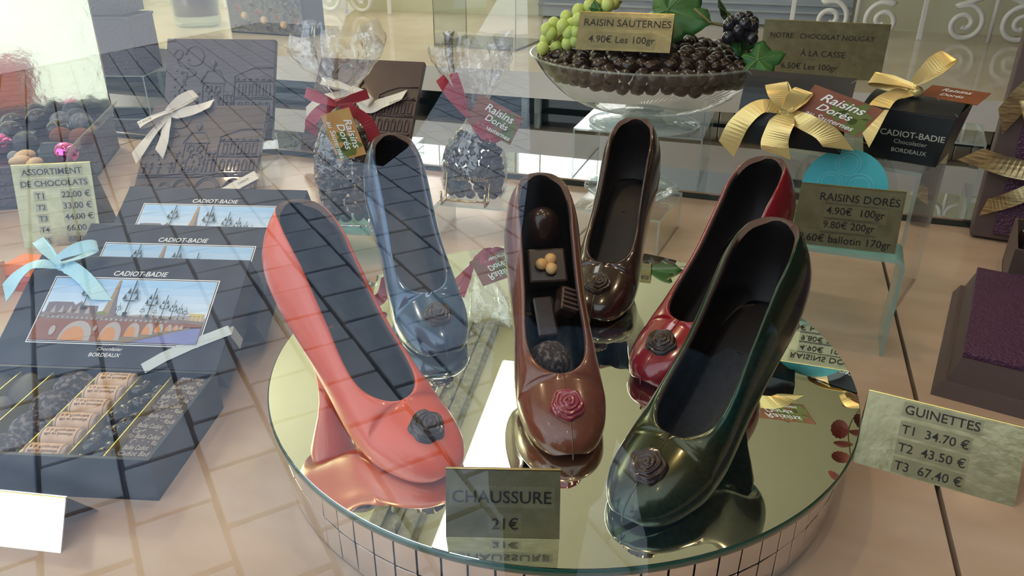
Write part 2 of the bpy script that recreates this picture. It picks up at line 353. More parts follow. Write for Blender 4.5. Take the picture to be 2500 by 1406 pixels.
# ------------------------------------------------------------------ mirror disc on a mosaic drum
DX, DY, DZ, DR = -.148, .564, .065, .25
t = thing('mirror_plinth', 'round mirror plinth on a silver mosaic drum carrying the chocolate shoes', 'display stand', (DX, DY, 0))
MB().lathe([(.0, .0), (.238, .0), (.238, .0575), (0, .0575)], 96).build('drum', mat('grout', (.10, .13, .14), .5), t)
dr = [o for o in t.children][0]
tm = MB().box((0, 0, 0), (.0168, .004, .0266)).mesh('tile', M_silver, bevel=.0005)
for k in range(84):
    for r_ in range(2):
        a = 2 * PI * k / 84
        link('tile', tm, dr, (.2405 * math.sin(a), -.2405 * math.cos(a), .0145 + r_ * .0278), (rng.normal(0, .012), 0, a + rng.normal(0, .012)))
MB().lathe([(0, .0577), (.2485, .0577), (.25, .0592), (.25, .0638), (.2492, .0646)], 160).build('glass_rim', M_rim, t, smooth=True)
MB().lathe([(.2494, .0640), (.2488, .0650), (0, .0650)], 160).build('mirror_top', M_mirror, t)

# ------------------------------------------------------------------ chocolate shoes
XB, XT, XO = -.016, .172, .120
def zs(x): return crom([-.016, 0, .02, .04, .06, .08, .10, .12, .15, .165, .172], [.082, .076, .064, .047, .029, .0135, .0045, .0018, .0015, .004, .010], x)
def zt(x): return crom([-.016, 0, .02, .04, .06, .08, .10, .113, .125, .14, .155, .165, .170, .172], [.157, .153, .139, .115, .089, .067, .052, .047, .042, .0355, .028, .021, .0155, .0105], x)
def hw(x): return crom([-.016, -.0145, -.010, 0, .02, .04, .06, .08, .10, .12, .14, .155, .163, .169, .1714, .172], [0, .0105, .0185, .0255, .0295, .0295, .0300, .0318, .0335, .0338, .0302, .0240, .0180, .0105, .0045, 0], x)
def wo(x):
    if x >= XO: return 0.
    k = .72 if x < .03 else crom([.03, .06, .09, .120], [.70, .70, .76, .80], x)
    e = 1. if x < .062 else max(0., 1 - ((x - .062) / (XO - .062)) ** 2.6) ** (1 / 2.2)
    return k * hw(x) * e
def shoe_profile(x):
    zb, zT, w, o = zs(x), zt(x), hw(x), wo(x); ws = .80 * w; zm = zb + .42 * (zT - zb); pts = []
    for k in range(3): pts.append((ws * k / 3, zb))
    for k in range(6):
        a = PI / 2 * k / 6; pts.append((ws + (w - ws) * math.sin(a), zb + (zm - zb) * (1 - math.cos(a))))
    for k in range(11):
        a = PI / 2 * k / 10; pts.append((o + (w - o) * math.cos(a), zm + (zT - zm) * math.sin(a)))
    return pts
xs = sorted(set([round(v, 5) for v in list(XB + (XT - XB) * .5 * (1 - np.cos(np.linspace(0, PI, 46)))) + list(np.linspace(.092, .1199, 14)) + [.120]]))
_P = []
for x in xs:
    pr = shoe_profile(x)
    zb, zT = zs(x), zt(x); kk = max(0., 1 - max(0., x) / .075) ** 1.3
    def bulge(y, z):
        h = (z - zb) / max(zT - zb, 1e-5); s_ = math.sin(PI * min(1, h * 1.05)) ** .8 if 0 < h < 1 / 1.05 else 0
        return (x - .011 * kk * s_ - .006 * kk * (1 - h), y * (1 + .12 * kk * s_), z)
    pr = [(y, z) for y, z in pr]
    _P.append([(lambda q: (q[0], -q[1], q[2]))(bulge(y, z)) for y, z in pr[::-1]] + [bulge(y, z) for y, z in pr[1:]])
shoe_mb = MB().grid(_P)
heel_mb = MB(); Ph = []
for z, cx, hx, hy in ((0, .007, .0070, .0068), (.003, .007, .0070, .0068), (.014, .006, .0066, .0070), (.030, .005, .0090, .0095), (.044, .005, .0135, .0135), (.056, .005, .0175, .0165), (.064, .005, .0205, .0185), (None, .006, .0215, .0185)):
    row = []
    for k in range(28):
        a = 2 * PI * k / 28; c, s_ = math.cos(a), math.sin(a); x = cx + hx * (c if c < 0 else c * (1 - .25 * s_ * s_)); y = hy * s_
        row.append((x, y, (zs(min(max(x, XB + .001), .1)) + .001) if z is None else z))
    Ph.append(row)
heel_mb.grid(Ph, cv=True, flip=True); heel_mb.f.append(tuple(range(28))); heel_mb.m.append(0)
def rose_mesh(rad):
    P = []
    for i in range(25):
        r = i / 24; row = []
        for k in range(60):
            a = 2 * PI * k / 60; q = r * 4.2 - a / (2 * PI) + .10 * math.sin(3 * a + 7 * r); fr = q - math.floor(q)
            ridge = (fr if fr < .8 else (1 - fr) * 4) * .0034 * (.35 + .65 * r)
            rr = rad * r * (1 + .05 * math.cos(5 * a + 1) * r + .03 * math.cos(8 * a) * r)
            z = .0065 * (1 - r * r) + ridge if r < 1 else -.004
            row.append((rr * math.cos(a), rr * math.sin(a), z))
        P.append(row)
    return MB().grid(P, cv=True, flip=True).mesh('rose', M_dark, True, weld=.00005)
ROSE = rose_mesh(.0128)
SEAM = MB().tube([(x, 0, zt(x) + .0001) for x in np.linspace(.1205, .1712, 16)] + [(.1722, 0, .008), (.1716, 0, .0045)], .0006, 6)
def shoe(label, tip, ang, col, col2=None, rough=.18, coat=.8, rosemat=None, metal=0):
    a = R(ang); d = Vector((math.cos(a), math.sin(a), 0)); o = Vector((tip[0], tip[1], 0)) - d * .172
    t = thing('chocolate_shoe', label, 'chocolate shoe', (o.x, o.y, DZ), a, 'chocolate shoes on the round mirror')
    nm = '_'.join(label.split()[:2]) + '_gloss'
    m = mat(nm, col, rough, coat=coat, metal=metal, spec=.5, col2=col2, nscale=14, bump=.02, bscale=90)
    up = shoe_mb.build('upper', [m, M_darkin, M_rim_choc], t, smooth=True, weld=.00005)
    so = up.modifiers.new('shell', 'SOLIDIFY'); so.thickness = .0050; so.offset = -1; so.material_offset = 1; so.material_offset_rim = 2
    heel_mb.build('heel', m, t, smooth=True)
    x = .1455; sl = math.atan((zt(x + .004) - zt(x - .004)) / .008)
    rm = ROSE
    if rosemat: rm = ROSE.copy(); rm.materials[0] = rosemat
    link('rose', rm, t).matrix_local = Matrix.Translation((x, 0, zt(x) + .0006)) @ Matrix.Rotation(-sl, 4, 'Y') @ Matrix.Rotation(random.random() * 6, 4, 'Z')
    SEAM.build('seam', m, t, smooth=True)
    return t
shoe('coral chocolate pump with a dark rose on its toe, nearest the navy boxes', (-.170, .374), -27.6, (.80, .115, .050), rough=.28, coat=.4)
shoe('blue shimmering chocolate pump standing behind the coral one', (-.236, .518), -50.4, (.020, .055, .12), (.04, .10, .20), metal=.35)
milk = shoe('milk chocolate pump filled with assorted chocolates', (-.097, .419), -64.9, (.17, .055, .030), coat=.7, rough=.22, rosemat=mat('ruby_chocolate', (.26, .02, .05), .2, coat=.8))
shoe('dark brown chocolate pump at the back of the mirror, empty', (-.133, .620), -90, (.030, .012, .010))
shoe('red lacquered chocolate pump behind the dark green one', (-.069, .530), -114.6, (.20, .004, .014), (.28, .008, .02))
shoe('dark green bronze chocolate pump at the front right edge of the mirror', (-.052, .369), -112.5, (.006, .040, .026), (.045, .045, .012), rough=.2, metal=.55, coat=.4)
# chocolates lying in the milk chocolate shoe
mw = milk.matrix_basis.copy()
mw = Matrix.Translation(milk.location) @ Matrix.Rotation(milk.rotation_euler.z, 4, 'Z')
def inshoe(x, y, h): return mw @ Vector((x, y, zs(x) + h + .5 * max(0, zt(x) - zs(x) - .045)))
SG = 'chocolates in the milk chocolate shoe'
dome = MB().lathe([(0, .0), (.0125, 0), (.0135, .003), (.0128, .009), (.0105, .015), (.0065, .0195), (.002, .0212), (0, .0212)], 28).mesh('dome_chocolate', M_dark, True)
o = link('dome_chocolate', dome, None, inshoe(-.001, 0, .014), (0, R(32), milk.rotation_euler.z), 'tall dark dome praline at the heel end of the milk shoe', 'chocolate', SG); o.scale = (1.25, 1.25, 1.45)
t = link('square_praline', None, None, inshoe(.025, .001, .010), (0, R(44), milk.rotation_euler.z), 'square dark praline topped with a golden nut in the milk shoe', 'chocolate', SG)
MB().box((0, 0, .006), (.030, .032, .014)).build('praline', M_dark, t, bevel=.002)
nb = MB()
for k in range(3): nb.ellipsoid((.0048 * math.cos(2.1 * k + 2.6), .0052 * math.sin(2.1 * k + 2.6), .0155), (.0052, .0052, .0045), 8, 12)
nb.build('nut', M_nut, t, smooth=True)
t = link('bar_praline', None, None, inshoe(.055, -.005, .012), (0, R(44), milk.rotation_euler.z + .1), 'oblong dark praline bar in the middle of the milk shoe', 'chocolate', SG)
MB().box((0, 0, .005), (.034, .017, .013)).build('bar', M_dark, t, bevel=.002)
t = link('ridged_praline', None, None, inshoe(.054, .012, .024), (R(-28), R(36), milk.rotation_euler.z - .25), 'dark praline with a grooved top leaning on the right wall of the milk shoe', 'chocolate', SG)
MB().box((0, 0, .006), (.022, .017, .013)).build('body', M_dark, t, bevel=.0025)
for k in range(5): MB().box((-.008 + k * .004, 0, .0132), (.0018, .014, .0014)).build('ridge', M_rim_choc, t, bevel=.0004)
link('truffle', MB().ellipsoid((0, 0, 0), (.0165, .0165, .0155), 20, 28, fn=lambda q: 1 + .02 * math.sin(9 * q.x + 3) * math.sin(8 * q.y)).mesh('truffle', M_truffle, True), None, inshoe(.087, -.004, .0225), None, 'round rough cocoa truffle at the toe end of the milk shoe', 'truffle', SG)
t = link('oval_sticker', None, None, inshoe(.112, -.001, .012), (0, R(12), milk.rotation_euler.z + PI / 2), 'small gold oval sticker lying in the toe of the milk shoe', 'sticker', None)
MB().lathe([(0, 0), (.0125, 0), (.0125, .0004), (0, .0004)], 40).build('paper', M_goldprint, t); t.scale = (1, .62, 1)
put_text(MB(), 'CADIOT-BADIE', 0, .0045, .017, .0006).build('lettering', M_ink, t)

# ------------------------------------------------------------------ bows and ribbons
def bow(parent, M, m, w, loops, tails, knot=.006, name='bow', th=.0003):
    """M places the bow plane (x right, y up, z outwards). loops: (angle, length, bulge, width scale); tails: paths in the plane."""
    k = MB().ellipsoid((0, 0, knot * .55), (knot * 1.1, knot * .85, knot * .8), 10, 14, M=M, fn=lambda q: 1 + .06 * math.sin(14 * q.x)).build(name, m, parent, smooth=True)
    for ang, L, bz, ws in loops:
        a = R(ang); D = Vector((math.cos(a), math.sin(a), 0)); Wd = Vector((-math.sin(a), math.cos(a), 0)); pts = []; W = []
        for i in range(41):
            t = i / 40; s = L * math.sin(PI * t) ** .8; h = bz * (1 - 2 * t) * math.sin(PI * t) ** .6
            pts.append(D * s + Wd * (.25 * bz * (1 - 2 * t)) + Vector((0, 0, knot * .5 + bz + h))); W.append((Wd * .8 + Vector((0, 0, .6 * (1 - 2 * t)))).normalized() * w * ws * (.35 + .65 * min(1, s / (L * .55))))
        MB().ribbon(pts, W, th, M=M).build('loop', m, k)
    for path, ws in tails:
        P = smoothpath([(x, y, z) for x, y, z in path], 20); W = []
        for i, p in enumerate(P):
            d = (P[min(i + 1, 20)] - P[max(i - 1, 0)]).normalized(); n = Vector((-d.y, d.x, 0)).normalized()
            W.append((n + Vector((0, 0, .30 * math.sin(i * .22)))).normalized() * w * ws * (.45 + .55 * min(1, i / 5)))
        W[-1] = W[-1] + (P[-1] - P[-2]).normalized() * w * ws * .8; P[-1] = P[-1] + (P[-1] - P[-2]).normalized() * w * .3   # slanted end
        MB().ribbon(P, W, th, M=M).build('tail', m, k)
    return k

# ------------------------------------------------------------------ navy gift boxes with the bridge picture
def bridge_print():
    """flat printed picture, 0..1 across and up"""
    mb = MB(); W, H = .165, .0725; lay = [0]
    def poly(pts, mi):
        lay[0] += 1; z = .00003 * lay[0]; mb.add([(x * W, y * H, z) for x, y in pts], [tuple(range(len(pts)))], mi)
    def rect(x0, y0, x1, y1, mi): poly([(x0, y0), (x1, y0), (x1, y1), (x0, y1)], mi)
    poly([(-.012, -.027), (1.012, -.027), (1.012, 1.027), (-.012, 1.027)], 0); poly([(-.006, -.013), (1.006, -.013), (1.006, 1.013), (-.006, 1.013)], 1); rect(0, 0, 1, 1, 0)
    for k in range(10): rect(.004, .40 + .059 * k, .996, .40 + .059 * (k + 1) + .002, 12 + k // 2)
    rect(.004, .01, .996, .42, 3)
    poly([(.02, .42), (.02, .60), (.06, .61), (.17, .61), (.19, .56), (.22, .63), (.24, .56), (.33, .56), (.34, .42)], 4)
    for x in (.05, .10, .15, .20, .26): poly([(x, .42), (x + .02, .56), (x + .035, .42)], 5)
    poly([(.365, .42), (.385, .70), (.398, .98), (.412, .98), (.425, .70), (.455, .42)], 6); poly([(.41, .42), (.412, .98), (.425, .70), (.455, .42)], 4)
    poly([(.33, .40), (.345, .47), (.375, .48), (.40, .45), (.41, .40)], 7)
    poly([(.45, .40), (.60, .44), (.75, .43), (.90, .44), (.996, .42), (.996, .36), (.45, .36)], 5)
    for x in (.915, .94, .965): rect(x, .36, x + .012, .46, 8)
    rect(.90, .44, .985, .475, 8)
    poly([(.004, .44), (.30, .43), (.62, .405), (.88, .375), (.996, .36), (.996, .31), (.80, .31), (.45, .31), (.004, .29)], 9)         # parapet
    for k in range(26): x = .02 + .03 * k; rect(x, .36 - .002 * k, x + .012, .385 - .0015 * k, 5)
    poly([(.004, .33), (.45, .325), (.75, .32), (.92, .315), (.996, .30), (.996, .27), (.90, .26), (.70, .16), (.45, .03), (.40, .01), (.004, .01)], 3)
    poly([(.60, .01), (.92, .24), (.996, .25), (.996, .01)], 10)                                                                      # river
    poly([(.40, .01), (.47, .05), (.93, .262), (.93, .235), (.60, .01)], 11)                                                          # mud bank
    for cx, w, b, h in ((.27, .19, .01, .30), (.475, .125, .03, .28), (.60, .085, .09, .215), (.69, .062, .13, .175), (.755, .046, .165, .135), (.81, .034, .19, .105), (.85, .026, .205, .085), (.882, .02, .22, .068)):
        for s, mi, dx in ((1., 5, 0), (.72, 2, -.012)):
            pts = [(cx + dx - w / 2 * s, b)] + [(cx + dx - w / 2 * s * math.cos(PI * k / 12), b + h * s * math.sin(PI * k / 12) ** .8) for k in range(13)] + [(cx + dx + w / 2 * s, b)]
            poly(pts[1:], mi)
    for x, y in ((.125, .15), (.375, .20)): poly([(x + .018 * math.cos(a * PI / 8) * (1 if x < .2 else .6), y + .075 * math.sin(a * PI / 8) * (1 if x < .2 else .6)) for a in range(16)], 5)
    for x, b, t in ((.245, .50, .98), (.515, .40, .97), (.655, .38, .85), (.47, .40, .60), (.74, .37, .74), (.80, .36, .66), (.845, .36, .60), (.62, .38, .56), (.88, .36, .55), (.70, .38, .53)):
        L = t - b; w = .010 * L / .5; rect(x - w * .35, b, x + w * .35, t, 17)
        for dx, dy in ((-3.2, .45), (3.2, .45), (-1.8, .62), (1.8, .62)): poly([(x + dx * w - w * 1.1, b + L * dy), (x + dx * w + w * 1.1, b + L * dy), (x + dx * w, b + L * (dy + .18))], 17)
        rect(x - 3.2 * w, b + L * .40, x + 3.2 * w, b + L * .43, 17); rect(x - w * 1.2, b, x + w * 1.2, b + L * .10, 17)
    cols = [(.85, .87, .9), (.01, .015, .03), (.60, .26, .09), (.26, .105, .075), (.19, .16, .20), (.42, .38, .38), (.36, .27, .17), (.20, .26, .07), (.60, .48, .14), (.23, .19, .20), (.20, .23, .50), (.24, .19, .14),
            (.66, .78, .92), (.58, .73, .91), (.50, .68, .90), (.42, .63, .89), (.34, .58, .88), (.03, .06, .08)]
    return mb.mesh('bridge_picture', [mat('print_ink_%d' % i, c, .35) for i, c in enumerate(cols)])
PRINT = bridge_print()
def lid_face(root, MF, name='lid'):
    """lid .22 x .126 x .042 in the frame MF (x across, y up the face, z out of the face)"""
    o = MB().box((0, .063, -.0172), (.22, .126, .0344)).build(name, M_navy, root, bevel=.0010); o.matrix_local = MF
    l = link('picture', PRINT, o, (-.081, .0252, .0003))
    mb = put_text(MB(), 'CADIOT-BADIE', .003, .1050, .0555, .0004, shear=.18, bold=.008); mb.build('lettering', M_white, o)
    mb = put_text(MB(), 'Chocolatier', .002, .0190, .0245, .0004, shear=.22); put_text(mb, 'BORDEAUX', -.001, .0125, .0305, .0004, shear=.15, bold=.006); mb.build('lettering', M_white, o)
    return o
YAW1 = R(15); EX = Vector((math.cos(YAW1), math.sin(YAW1), 0)); EY = Vector((-EX.y, EX.x, 0)); c0 = Vector((-.414, .349, 0)) - EX * .11 + EY * .063
t = thing('chocolate_gift_box', 'open navy gift box of chocolates with a pale blue bow on its lid', 'box', c0, YAW1)
b = MB().box((0, 0, .0015), (.22, .126, .003))
for s in (-1, 1): b.box((s * .1085, 0, .02), (.003, .126, .04)); b.box((0, s * .0615, .02), (.214, .003, .04))
b.build('base', M_navy, t)
colx = [.107, .068, .039, -.001, -.045, -.076, -.107]
dv = MB().box((0, 0, .019), (.0008, .120, .032)).mesh('divider', M_bandgold)
for x in colx[1:-1]: link('divider', dv, t, (x, 0, 0))
MF = Matrix.Translation((0, .0635, .0405)) @ Matrix.Rotation(R(30), 4, 'X')
lid = lid_face(t, MF)
bow(lid, Matrix.Translation((-.079, .1085, .001)), M_blue, .0064, [(30, .040, .010, 1.0), (140, .046, .004, .9)],
    [([(0, 0, .004), (-.020, -.004, .012), (-.034, -.016, .010), (-.044, -.032, .004)], 1.1), ([(0, 0, .004), (.012, -.003, .006), (.030, -.014, .003), (.054, -.036, .002)], 1.15)], .0055)
MB().ribbon([(.041, -.0005, .0009), (.056, .012, .0009), (.078, .026, .0009), (.1108, .0435, .0009), (.1112, .045, -.004), (.1112, .046, -.03)], [(-.0036, .0045, 0)] * 4 + [(0, .0055, 0)] * 2, .0002).build('ribbon', mat('grey_blue_satin', (.52, .60, .62), .4), lid)
for i, (dy, dx, dz) in enumerate(((.080, .007, .0035), (.1697, .007, .0165))):
    c = c0 + EX * dx + EY * dy
    t2 = thing('chocolate_gift_box', ['closed navy gift box leaning right behind the open one', 'rearmost navy gift box, leaning below the chocolate tablet'][i], 'box', (c.x, c.y, dz), YAW1, 'navy boxes printed with a bridge')
    lo2 = lid_face(t2, MF, 'lid'); MB().box((0, .063, -.0366), (.216, .122, .004)).build('base', M_navy, lo2, bevel=.0008)
BXM = Matrix.Translation(c0) @ Matrix.Rotation(YAW1, 4, 'Z')
def inbox(x, y, z): return BXM @ Vector((x, y, z))
# contents: printed discs, glossy beans, corks, truffles, leaves
cm = MB().lathe([(0, -.0175), (.0085, -.0175), (.0095, -.0165), (.0095, .0165), (.0085, .0175), (0, .0175)], 28).mesh('cork', M_corkpale, True)
cmw = MB().grid([[(.0097 * math.cos(a), .0097 * math.sin(a), z) for z in (-.0155, .0155)] for a in np.linspace(R(-15), R(110), 14)]).mesh('wrapper', M_cork, True)
def cork_text(lines):
    mb = MB()
    for k, ln in enumerate(lines):
        vs, fs, d = text_mesh(ln, .15, .01); sc = .024 / max(d[0], 1e-6) * min(1, len(ln) / 15 + .12); a0 = R(62 - 26 * k) if len(lines) > 1 else R(50)
        mb.add([(.0099 * math.cos(a0 + y * sc / .0097), .0099 * math.sin(a0 + y * sc / .0097), x * sc) for x, y, _ in vs], fs)
    for a in (-12, 107): mb.grid([[(.00985 * math.cos(R(a + d_)), .00985 * math.sin(R(a + d_)), z) for z in (-.015, .015)] for d_ in (0, 2)])
    for z in (-.0148, .0142): mb.grid([[(.00985 * math.cos(a), .00985 * math.sin(a), zz) for zz in (z, z + .0006)] for a in np.linspace(R(-12), R(107), 12)])
    return mb.mesh('lettering', mat('cork_ink', (.13, .07, .05), .6), False)
CT = [cork_text(['Mis en bouteille', 'à la Propriété'])]
ordw = ['front', 'second from the front', 'third from the front', 'fourth from the front', 'fifth from the front', 'rearmost']
for k in range(6):
    ck = link('wine_cork_chocolate', None, None, inbox(.019, -.0495 + k * .0208, .0295), None, 'cork-shaped chocolate wrapped in print, %s of its row in the navy box' % ordw[k], 'chocolate', 'corks in the navy box')
    ck.rotation_euler = (Matrix.Rotation(YAW1, 4, 'Z') @ Matrix.Rotation(R(90), 4, 'Y') @ Matrix.Rotation(R(150 - 4 * (k % 2)), 4, 'Z')).to_euler()
    link('cork', cm, ck); link('wrapper', cmw, ck); link('lettering', CT[0], ck)
tru = MB().ellipsoid((0, 0, 0), (.0185, .0175, .0165), 20, 28, fn=lambda q: 1 + .03 * math.sin(7 * q.x + 2) * math.sin(6 * q.y + 1)).mesh('truffle', M_truffle, True)
for k in range(4): link('truffle', tru, None, inbox(-.022 + .003 * (k % 2), -.044 + k * .031, .0245), (0, 0, k * 1.3), 'dusty dark truffle in the navy box, %s of its row' % ['front', 'second', 'third', 'rearmost'][k], 'truffle', 'truffles in the navy box')
bean = MB().ellipsoid((0, 0, 0), (.0095, .0065, .0060), 12, 16).mesh('chocolate_bean', M_raisin, True)
for k in range(17): link('chocolate_bean', bean, None, inbox(.0535 + .0065 * (1 if k % 2 else -1) + rng.normal(0, .001), -.053 + k * .0066, .026 + .006 * (k % 3) / 2), (rng.normal(0, .3), rng.normal(0, .3), rng.uniform(0, 3)), 'glossy dark chocolate-coated bean in the navy box', 'chocolate', 'glossy beans in the navy box')
dm = MB().lathe([(0, 0), (.0165, 0), (.0172, .001), (.0165, .0022), (0, .0022)], 32).mesh('disc', M_disc)
scr = MB()
for k in range(5): put_text(scr, ['Badie Cadiot', 'Cadiot Badie', 'Badie Cadiot', 'Cadiot Badi', 'Cadiot B'][k], (k % 2) * .002 - .001, .0105 - k * .0053, [.021, .029, .031, .026, .016][k], .0025, shear=.45, height=.0042)
scr = scr.mesh('lettering', mat('cream_script', (.62, .55, .46), .5))
for k in range(8):
    d = link('printed_disc', None, None, inbox(.0865 + .003 * math.sin(k * 2.1), -.047 + k * .0140, .0255 + .0003 * k), (R(24), R(4 * math.sin(k)), YAW1), 'round flat chocolate printed with script, one of the overlapping row in the navy box', 'chocolate', 'printed discs in the navy box')
    link('disc', dm, d); link('lettering', scr, d)
lfm = MB().ellipsoid((0, 0, 0), (.0125, .022, .0045), 10, 20, fn=lambda q: 1 + .1 * q.y).mesh('leaf_chocolate', mat('grey_chocolate', (.055, .047, .04), .45), True)
for k in range(3): link('leaf_chocolate', lfm, None, inbox(-.060, -.040 + k * .038, .029), (R(14), 0, YAW1 + .2), 'flat oval leaf-like chocolate beside the truffles, %s of three' % ['front', 'middle', 'rear'][k], 'chocolate', 'leaf chocolates')
for k in range(6): link('leaf_chocolate', lfm, None, inbox(-.091, -.046 + k * .019, .028), (R(20), 0, YAW1 + 1.3), 'flat oval chocolate in the leftmost column of the navy box', 'chocolate', 'chocolates of the leftmost column')

# ------------------------------------------------------------------ gold price cards
def card(label, c, W, yaw, tilt, H, lines, back=True, m=M_gold, tapes=True, spread=32):
    """tent card: base centre c, face leaning back; lines = (text, u, v from top, width fraction)"""
    t = thing('price_card', label, 'price card', c, R(yaw))
    MF = Matrix.Rotation(R(tilt), 4, 'X'); th = .0009
    f = MB().box((0, H / 2, -th / 2), (W, H, th)).build('front_panel', m, t); f.matrix_local = MF
    MB().box((0, H - .0003, -th / 2), (W, .0007, th + .0006)).build('fold', M_goldedge, f)
    if back:
        top = MF @ Vector((0, H, -th)); L = math.sqrt(top.z ** 2 + (.55 * H * math.cos(R(62))) ** 2) if spread is None else top.z / math.cos(R(spread))
        a = math.acos(min(1, top.z / L)); bm = MB().box((0, -L / 2, -th / 2), (W, L, th)).build('back_panel', m, t)
        bm.matrix_local = Matrix.Translation(top) @ Matrix.Rotation(R(90) + a, 4, 'X')
    for body, u, v, w in lines:
        mb = put_text(MB(), body, (u - .5) * W, (1 - v) * H, w * W, .0006, bold=.004); tx = mb.build('lettering', M_ink, f)
        if tapes:
            h = text_mesh(body, 0, .004)[2]; hh = h[1] * w * W / h[0]
            MB().box(((u - .5) * W, (1 - v) * H, .0002), (w * W + .004, hh * 1.7, .0002)).build('tape', M_tape, f)
    return t
card('gold price card reading CHAUSSURE standing on the round mirror', (-.121, .337, .0652), .0715, 17.1, 71, .0445, [('CHAUSSURE', .49, .40, .865), ('21€', .52, .79, .23)], spread=20)
card('gold price card reading GUINETTES right of the round mirror', (.167, .568, 0), .118, -9.1, 49, .064, [('GUINETTES', .49, .14, .47), ('T1  34.70 €', .47, .40, .42), ('T2  43.50 €', .47, .64, .42), ('T3  67.40 €', .47, .88, .42)], spread=30)
rows = [('ASSORTIMENT', .5, .095, .76), ('DE CHOCOLATS', .51, .235, .84)]
for k, (a, b_) in enumerate((('T1', '22.00 €'), ('T2', '33.00 €'), ('T3', '44.00 €'), ('T4', '66.00 €'), ('T5', '88.00 €'))): rows += [(a, .30, .385 + k * .136, .105), (b_, .76, .375 + k * .136, .36)]
card('tall gold price card listing ASSORTIMENT DE CHOCOLATS', (-.911, .725, 0), .101, 28.8, 75, .114, rows, spread=25)
card('pale gold price card reading RAISIN SAUTERNES stuck in the glass bowl', (-.2215, 1.157, .2345), .1406, 3.4, 58, .0597, [('RAISIN SAUTERNES', .52, .28, .92), ('4.90€ Les 100gr', .48, .73, .70)], spread=22)
card('wide gold price card reading NOTRE CHOCOLAT NOUGAT on the back shelf', (.085, 1.775, .1052), .246, -3.0, 88, .112, [('NOTRE   CHOCOLAT NOUGAT', .48, .27, .83), ('À LA CASSE', .51, .56, .36), ('6.50€ Les 100gr', .42, .83, .46)], spread=18)
card('gold price card reading RAISINS DORÉS in front of the turquoise disc', (.0905, .786, .1100), .098, .8, 77, .062, [('RAISINS DORÉS', .58, .17, .76), ('4.90€  100gr', .56, .42, .56), ('9.80€ 200gr', .52, .65, .50), ('9.60€ ballotin 170gr', .50, .89, .90)], spread=20)
card('blank gold card turned to the light at the front left corner', (-.486, .273, 0), .089, 11.0, 61, .040, [], spread=35, m=mat('glint_gold_card', (.97, .96, .90), .12, metal=1, bump=.03, bscale=60))  # near-white metal puts a sun glint into this card's colour

# ------------------------------------------------------------------ chocolate tablets in relief
def tablet_relief():
    mb = MB(); r = .0015
    def L(*pts): mb.tube([(x, y, .0006) for x, y in pts], r, 5)
    def rectl(x0, y0, x1, y1): mb.tube([(x0, y0, .0006), (x1, y0, .0006), (x1, y1, .0006), (x0, y1, .0006)], r, 5, closed=True)
    def arch(cx, b, w, h, rr=.0017): mb.tube([(cx - w * math.cos(PI * k / 12), b + h * math.sin(PI * k / 12), .0006) for k in range(13)], rr, 5)
    L((-.098, .034), (-.03, .037), (.04, .039), (.098, .038)); L((-.098, .030), (.098, .034))
    for cx, w, h in ((-.088, .006, .010), (-.072, .008, .014), (-.051, .010, .018), (-.022, .015, .024), (.021, .021, .028), (.064, .016, .024), (.088, .008, .014)): arch(cx, .003, w, h); arch(cx, .003, w * .82, h * .82, .0008)
    for x in (-.091, -.080, -.066, -.047): L((x, .038), (x, .056)); mb.ellipsoid((x, .058, .001), (.0035, .0028, .002), 6, 8); mb.ellipsoid((x, .050, .001), (.005, .0022, .002), 6, 8)
    # gate tower
    rectl(-.030, .040, .008, .100); L((-.034, .100), (-.022, .122), (.000, .122), (.012, .100), (-.034, .100)); L((-.011, .122), (-.011, .140)); mb.ellipsoid((-.011, .134, .001), (.005, .007, .003), 8, 10)
    arch(-.011, .055, .012, .022); rectl(-.024, .084, -.014, .094); rectl(-.008, .084, .002, .094)
    for k in range(7): mb.ellipsoid((-.028 + k * .0055, .046 + .004 * (k % 2), .001), (.003, .006, .0022), 6, 8)
    # town houses on the right
    L((.028, .040), (.028, .112), (.044, .121), (.062, .128), (.098, .129)); L((.028, .104), (.098, .104)); L((.028, .072), (.098, .072))
    for k in range(5):
        x = .036 + k * .0125; rectl(x, .078, x + .007, .099); rectl(x, .044, x + .007, .062); arch(x + .0035, .062, .0035, .004, .0008)
    for k in range(4): L((-.030 + k * .032, .040), (-.022 + k * .032, .036), (-.006 + k * .032, .036), (.002 + k * .032, .040))
    for k in range(12): L((.034 + k * .0055, .0735), (.034 + k * .0055, .0755))
    for k in range(6): mb.ellipsoid((.034 + k * .0115, .1075, .001), (.0035, .0022, .0018), 5, 8)
    for k in range(9): mb.ellipsoid((-.027 + k * .0042, .062 + .010 * ((k * 3) % 4), .001), (.0022, .0045, .002), 5, 8)
    for x in (-.040, .014, .022): L((x, .040), (x, .078)); mb.ellipsoid((x, .080, .001), (.006, .004, .002), 6, 8); mb.ellipsoid((x, .066, .001), (.004, .003, .002), 6, 8)
    # sculpture at the upper left
    for c in (((-.086, .150), (-.078, .160), (-.070, .156), (-.072, .146), (-.080, .140)), ((-.064, .150), (-.056, .164), (-.044, .166), (-.034, .158), (-.030, .146), (-.036, .134), (-.050, .130), (-.060, .136)), ((-.080, .136), (-.066, .128), (-.050, .124), (-.044, .116), (-.056, .110), (-.068, .104)), ((-.072, .120), (-.060, .116), (-.066, .096), (-.074, .084), (-.070, .070))):
        mb.tube([(p.x, p.y, .0006) for p in smoothpath([(x, y, 0) for x, y in c], 18)], .0012, 5)
    for k in range(16): mb.ellipsoid((-.070 + .012 * math.sin(k * 2.2), .066 + k * .005, .0008), (.0026, .0022, .0018), 5, 7)
    put_text(mb, 'CADIOT-BADIE', -.066, .025, .052, .0012, mi=0)
    return mb.mesh('relief', M_choc_tab, True)
RELIEF = tablet_relief()
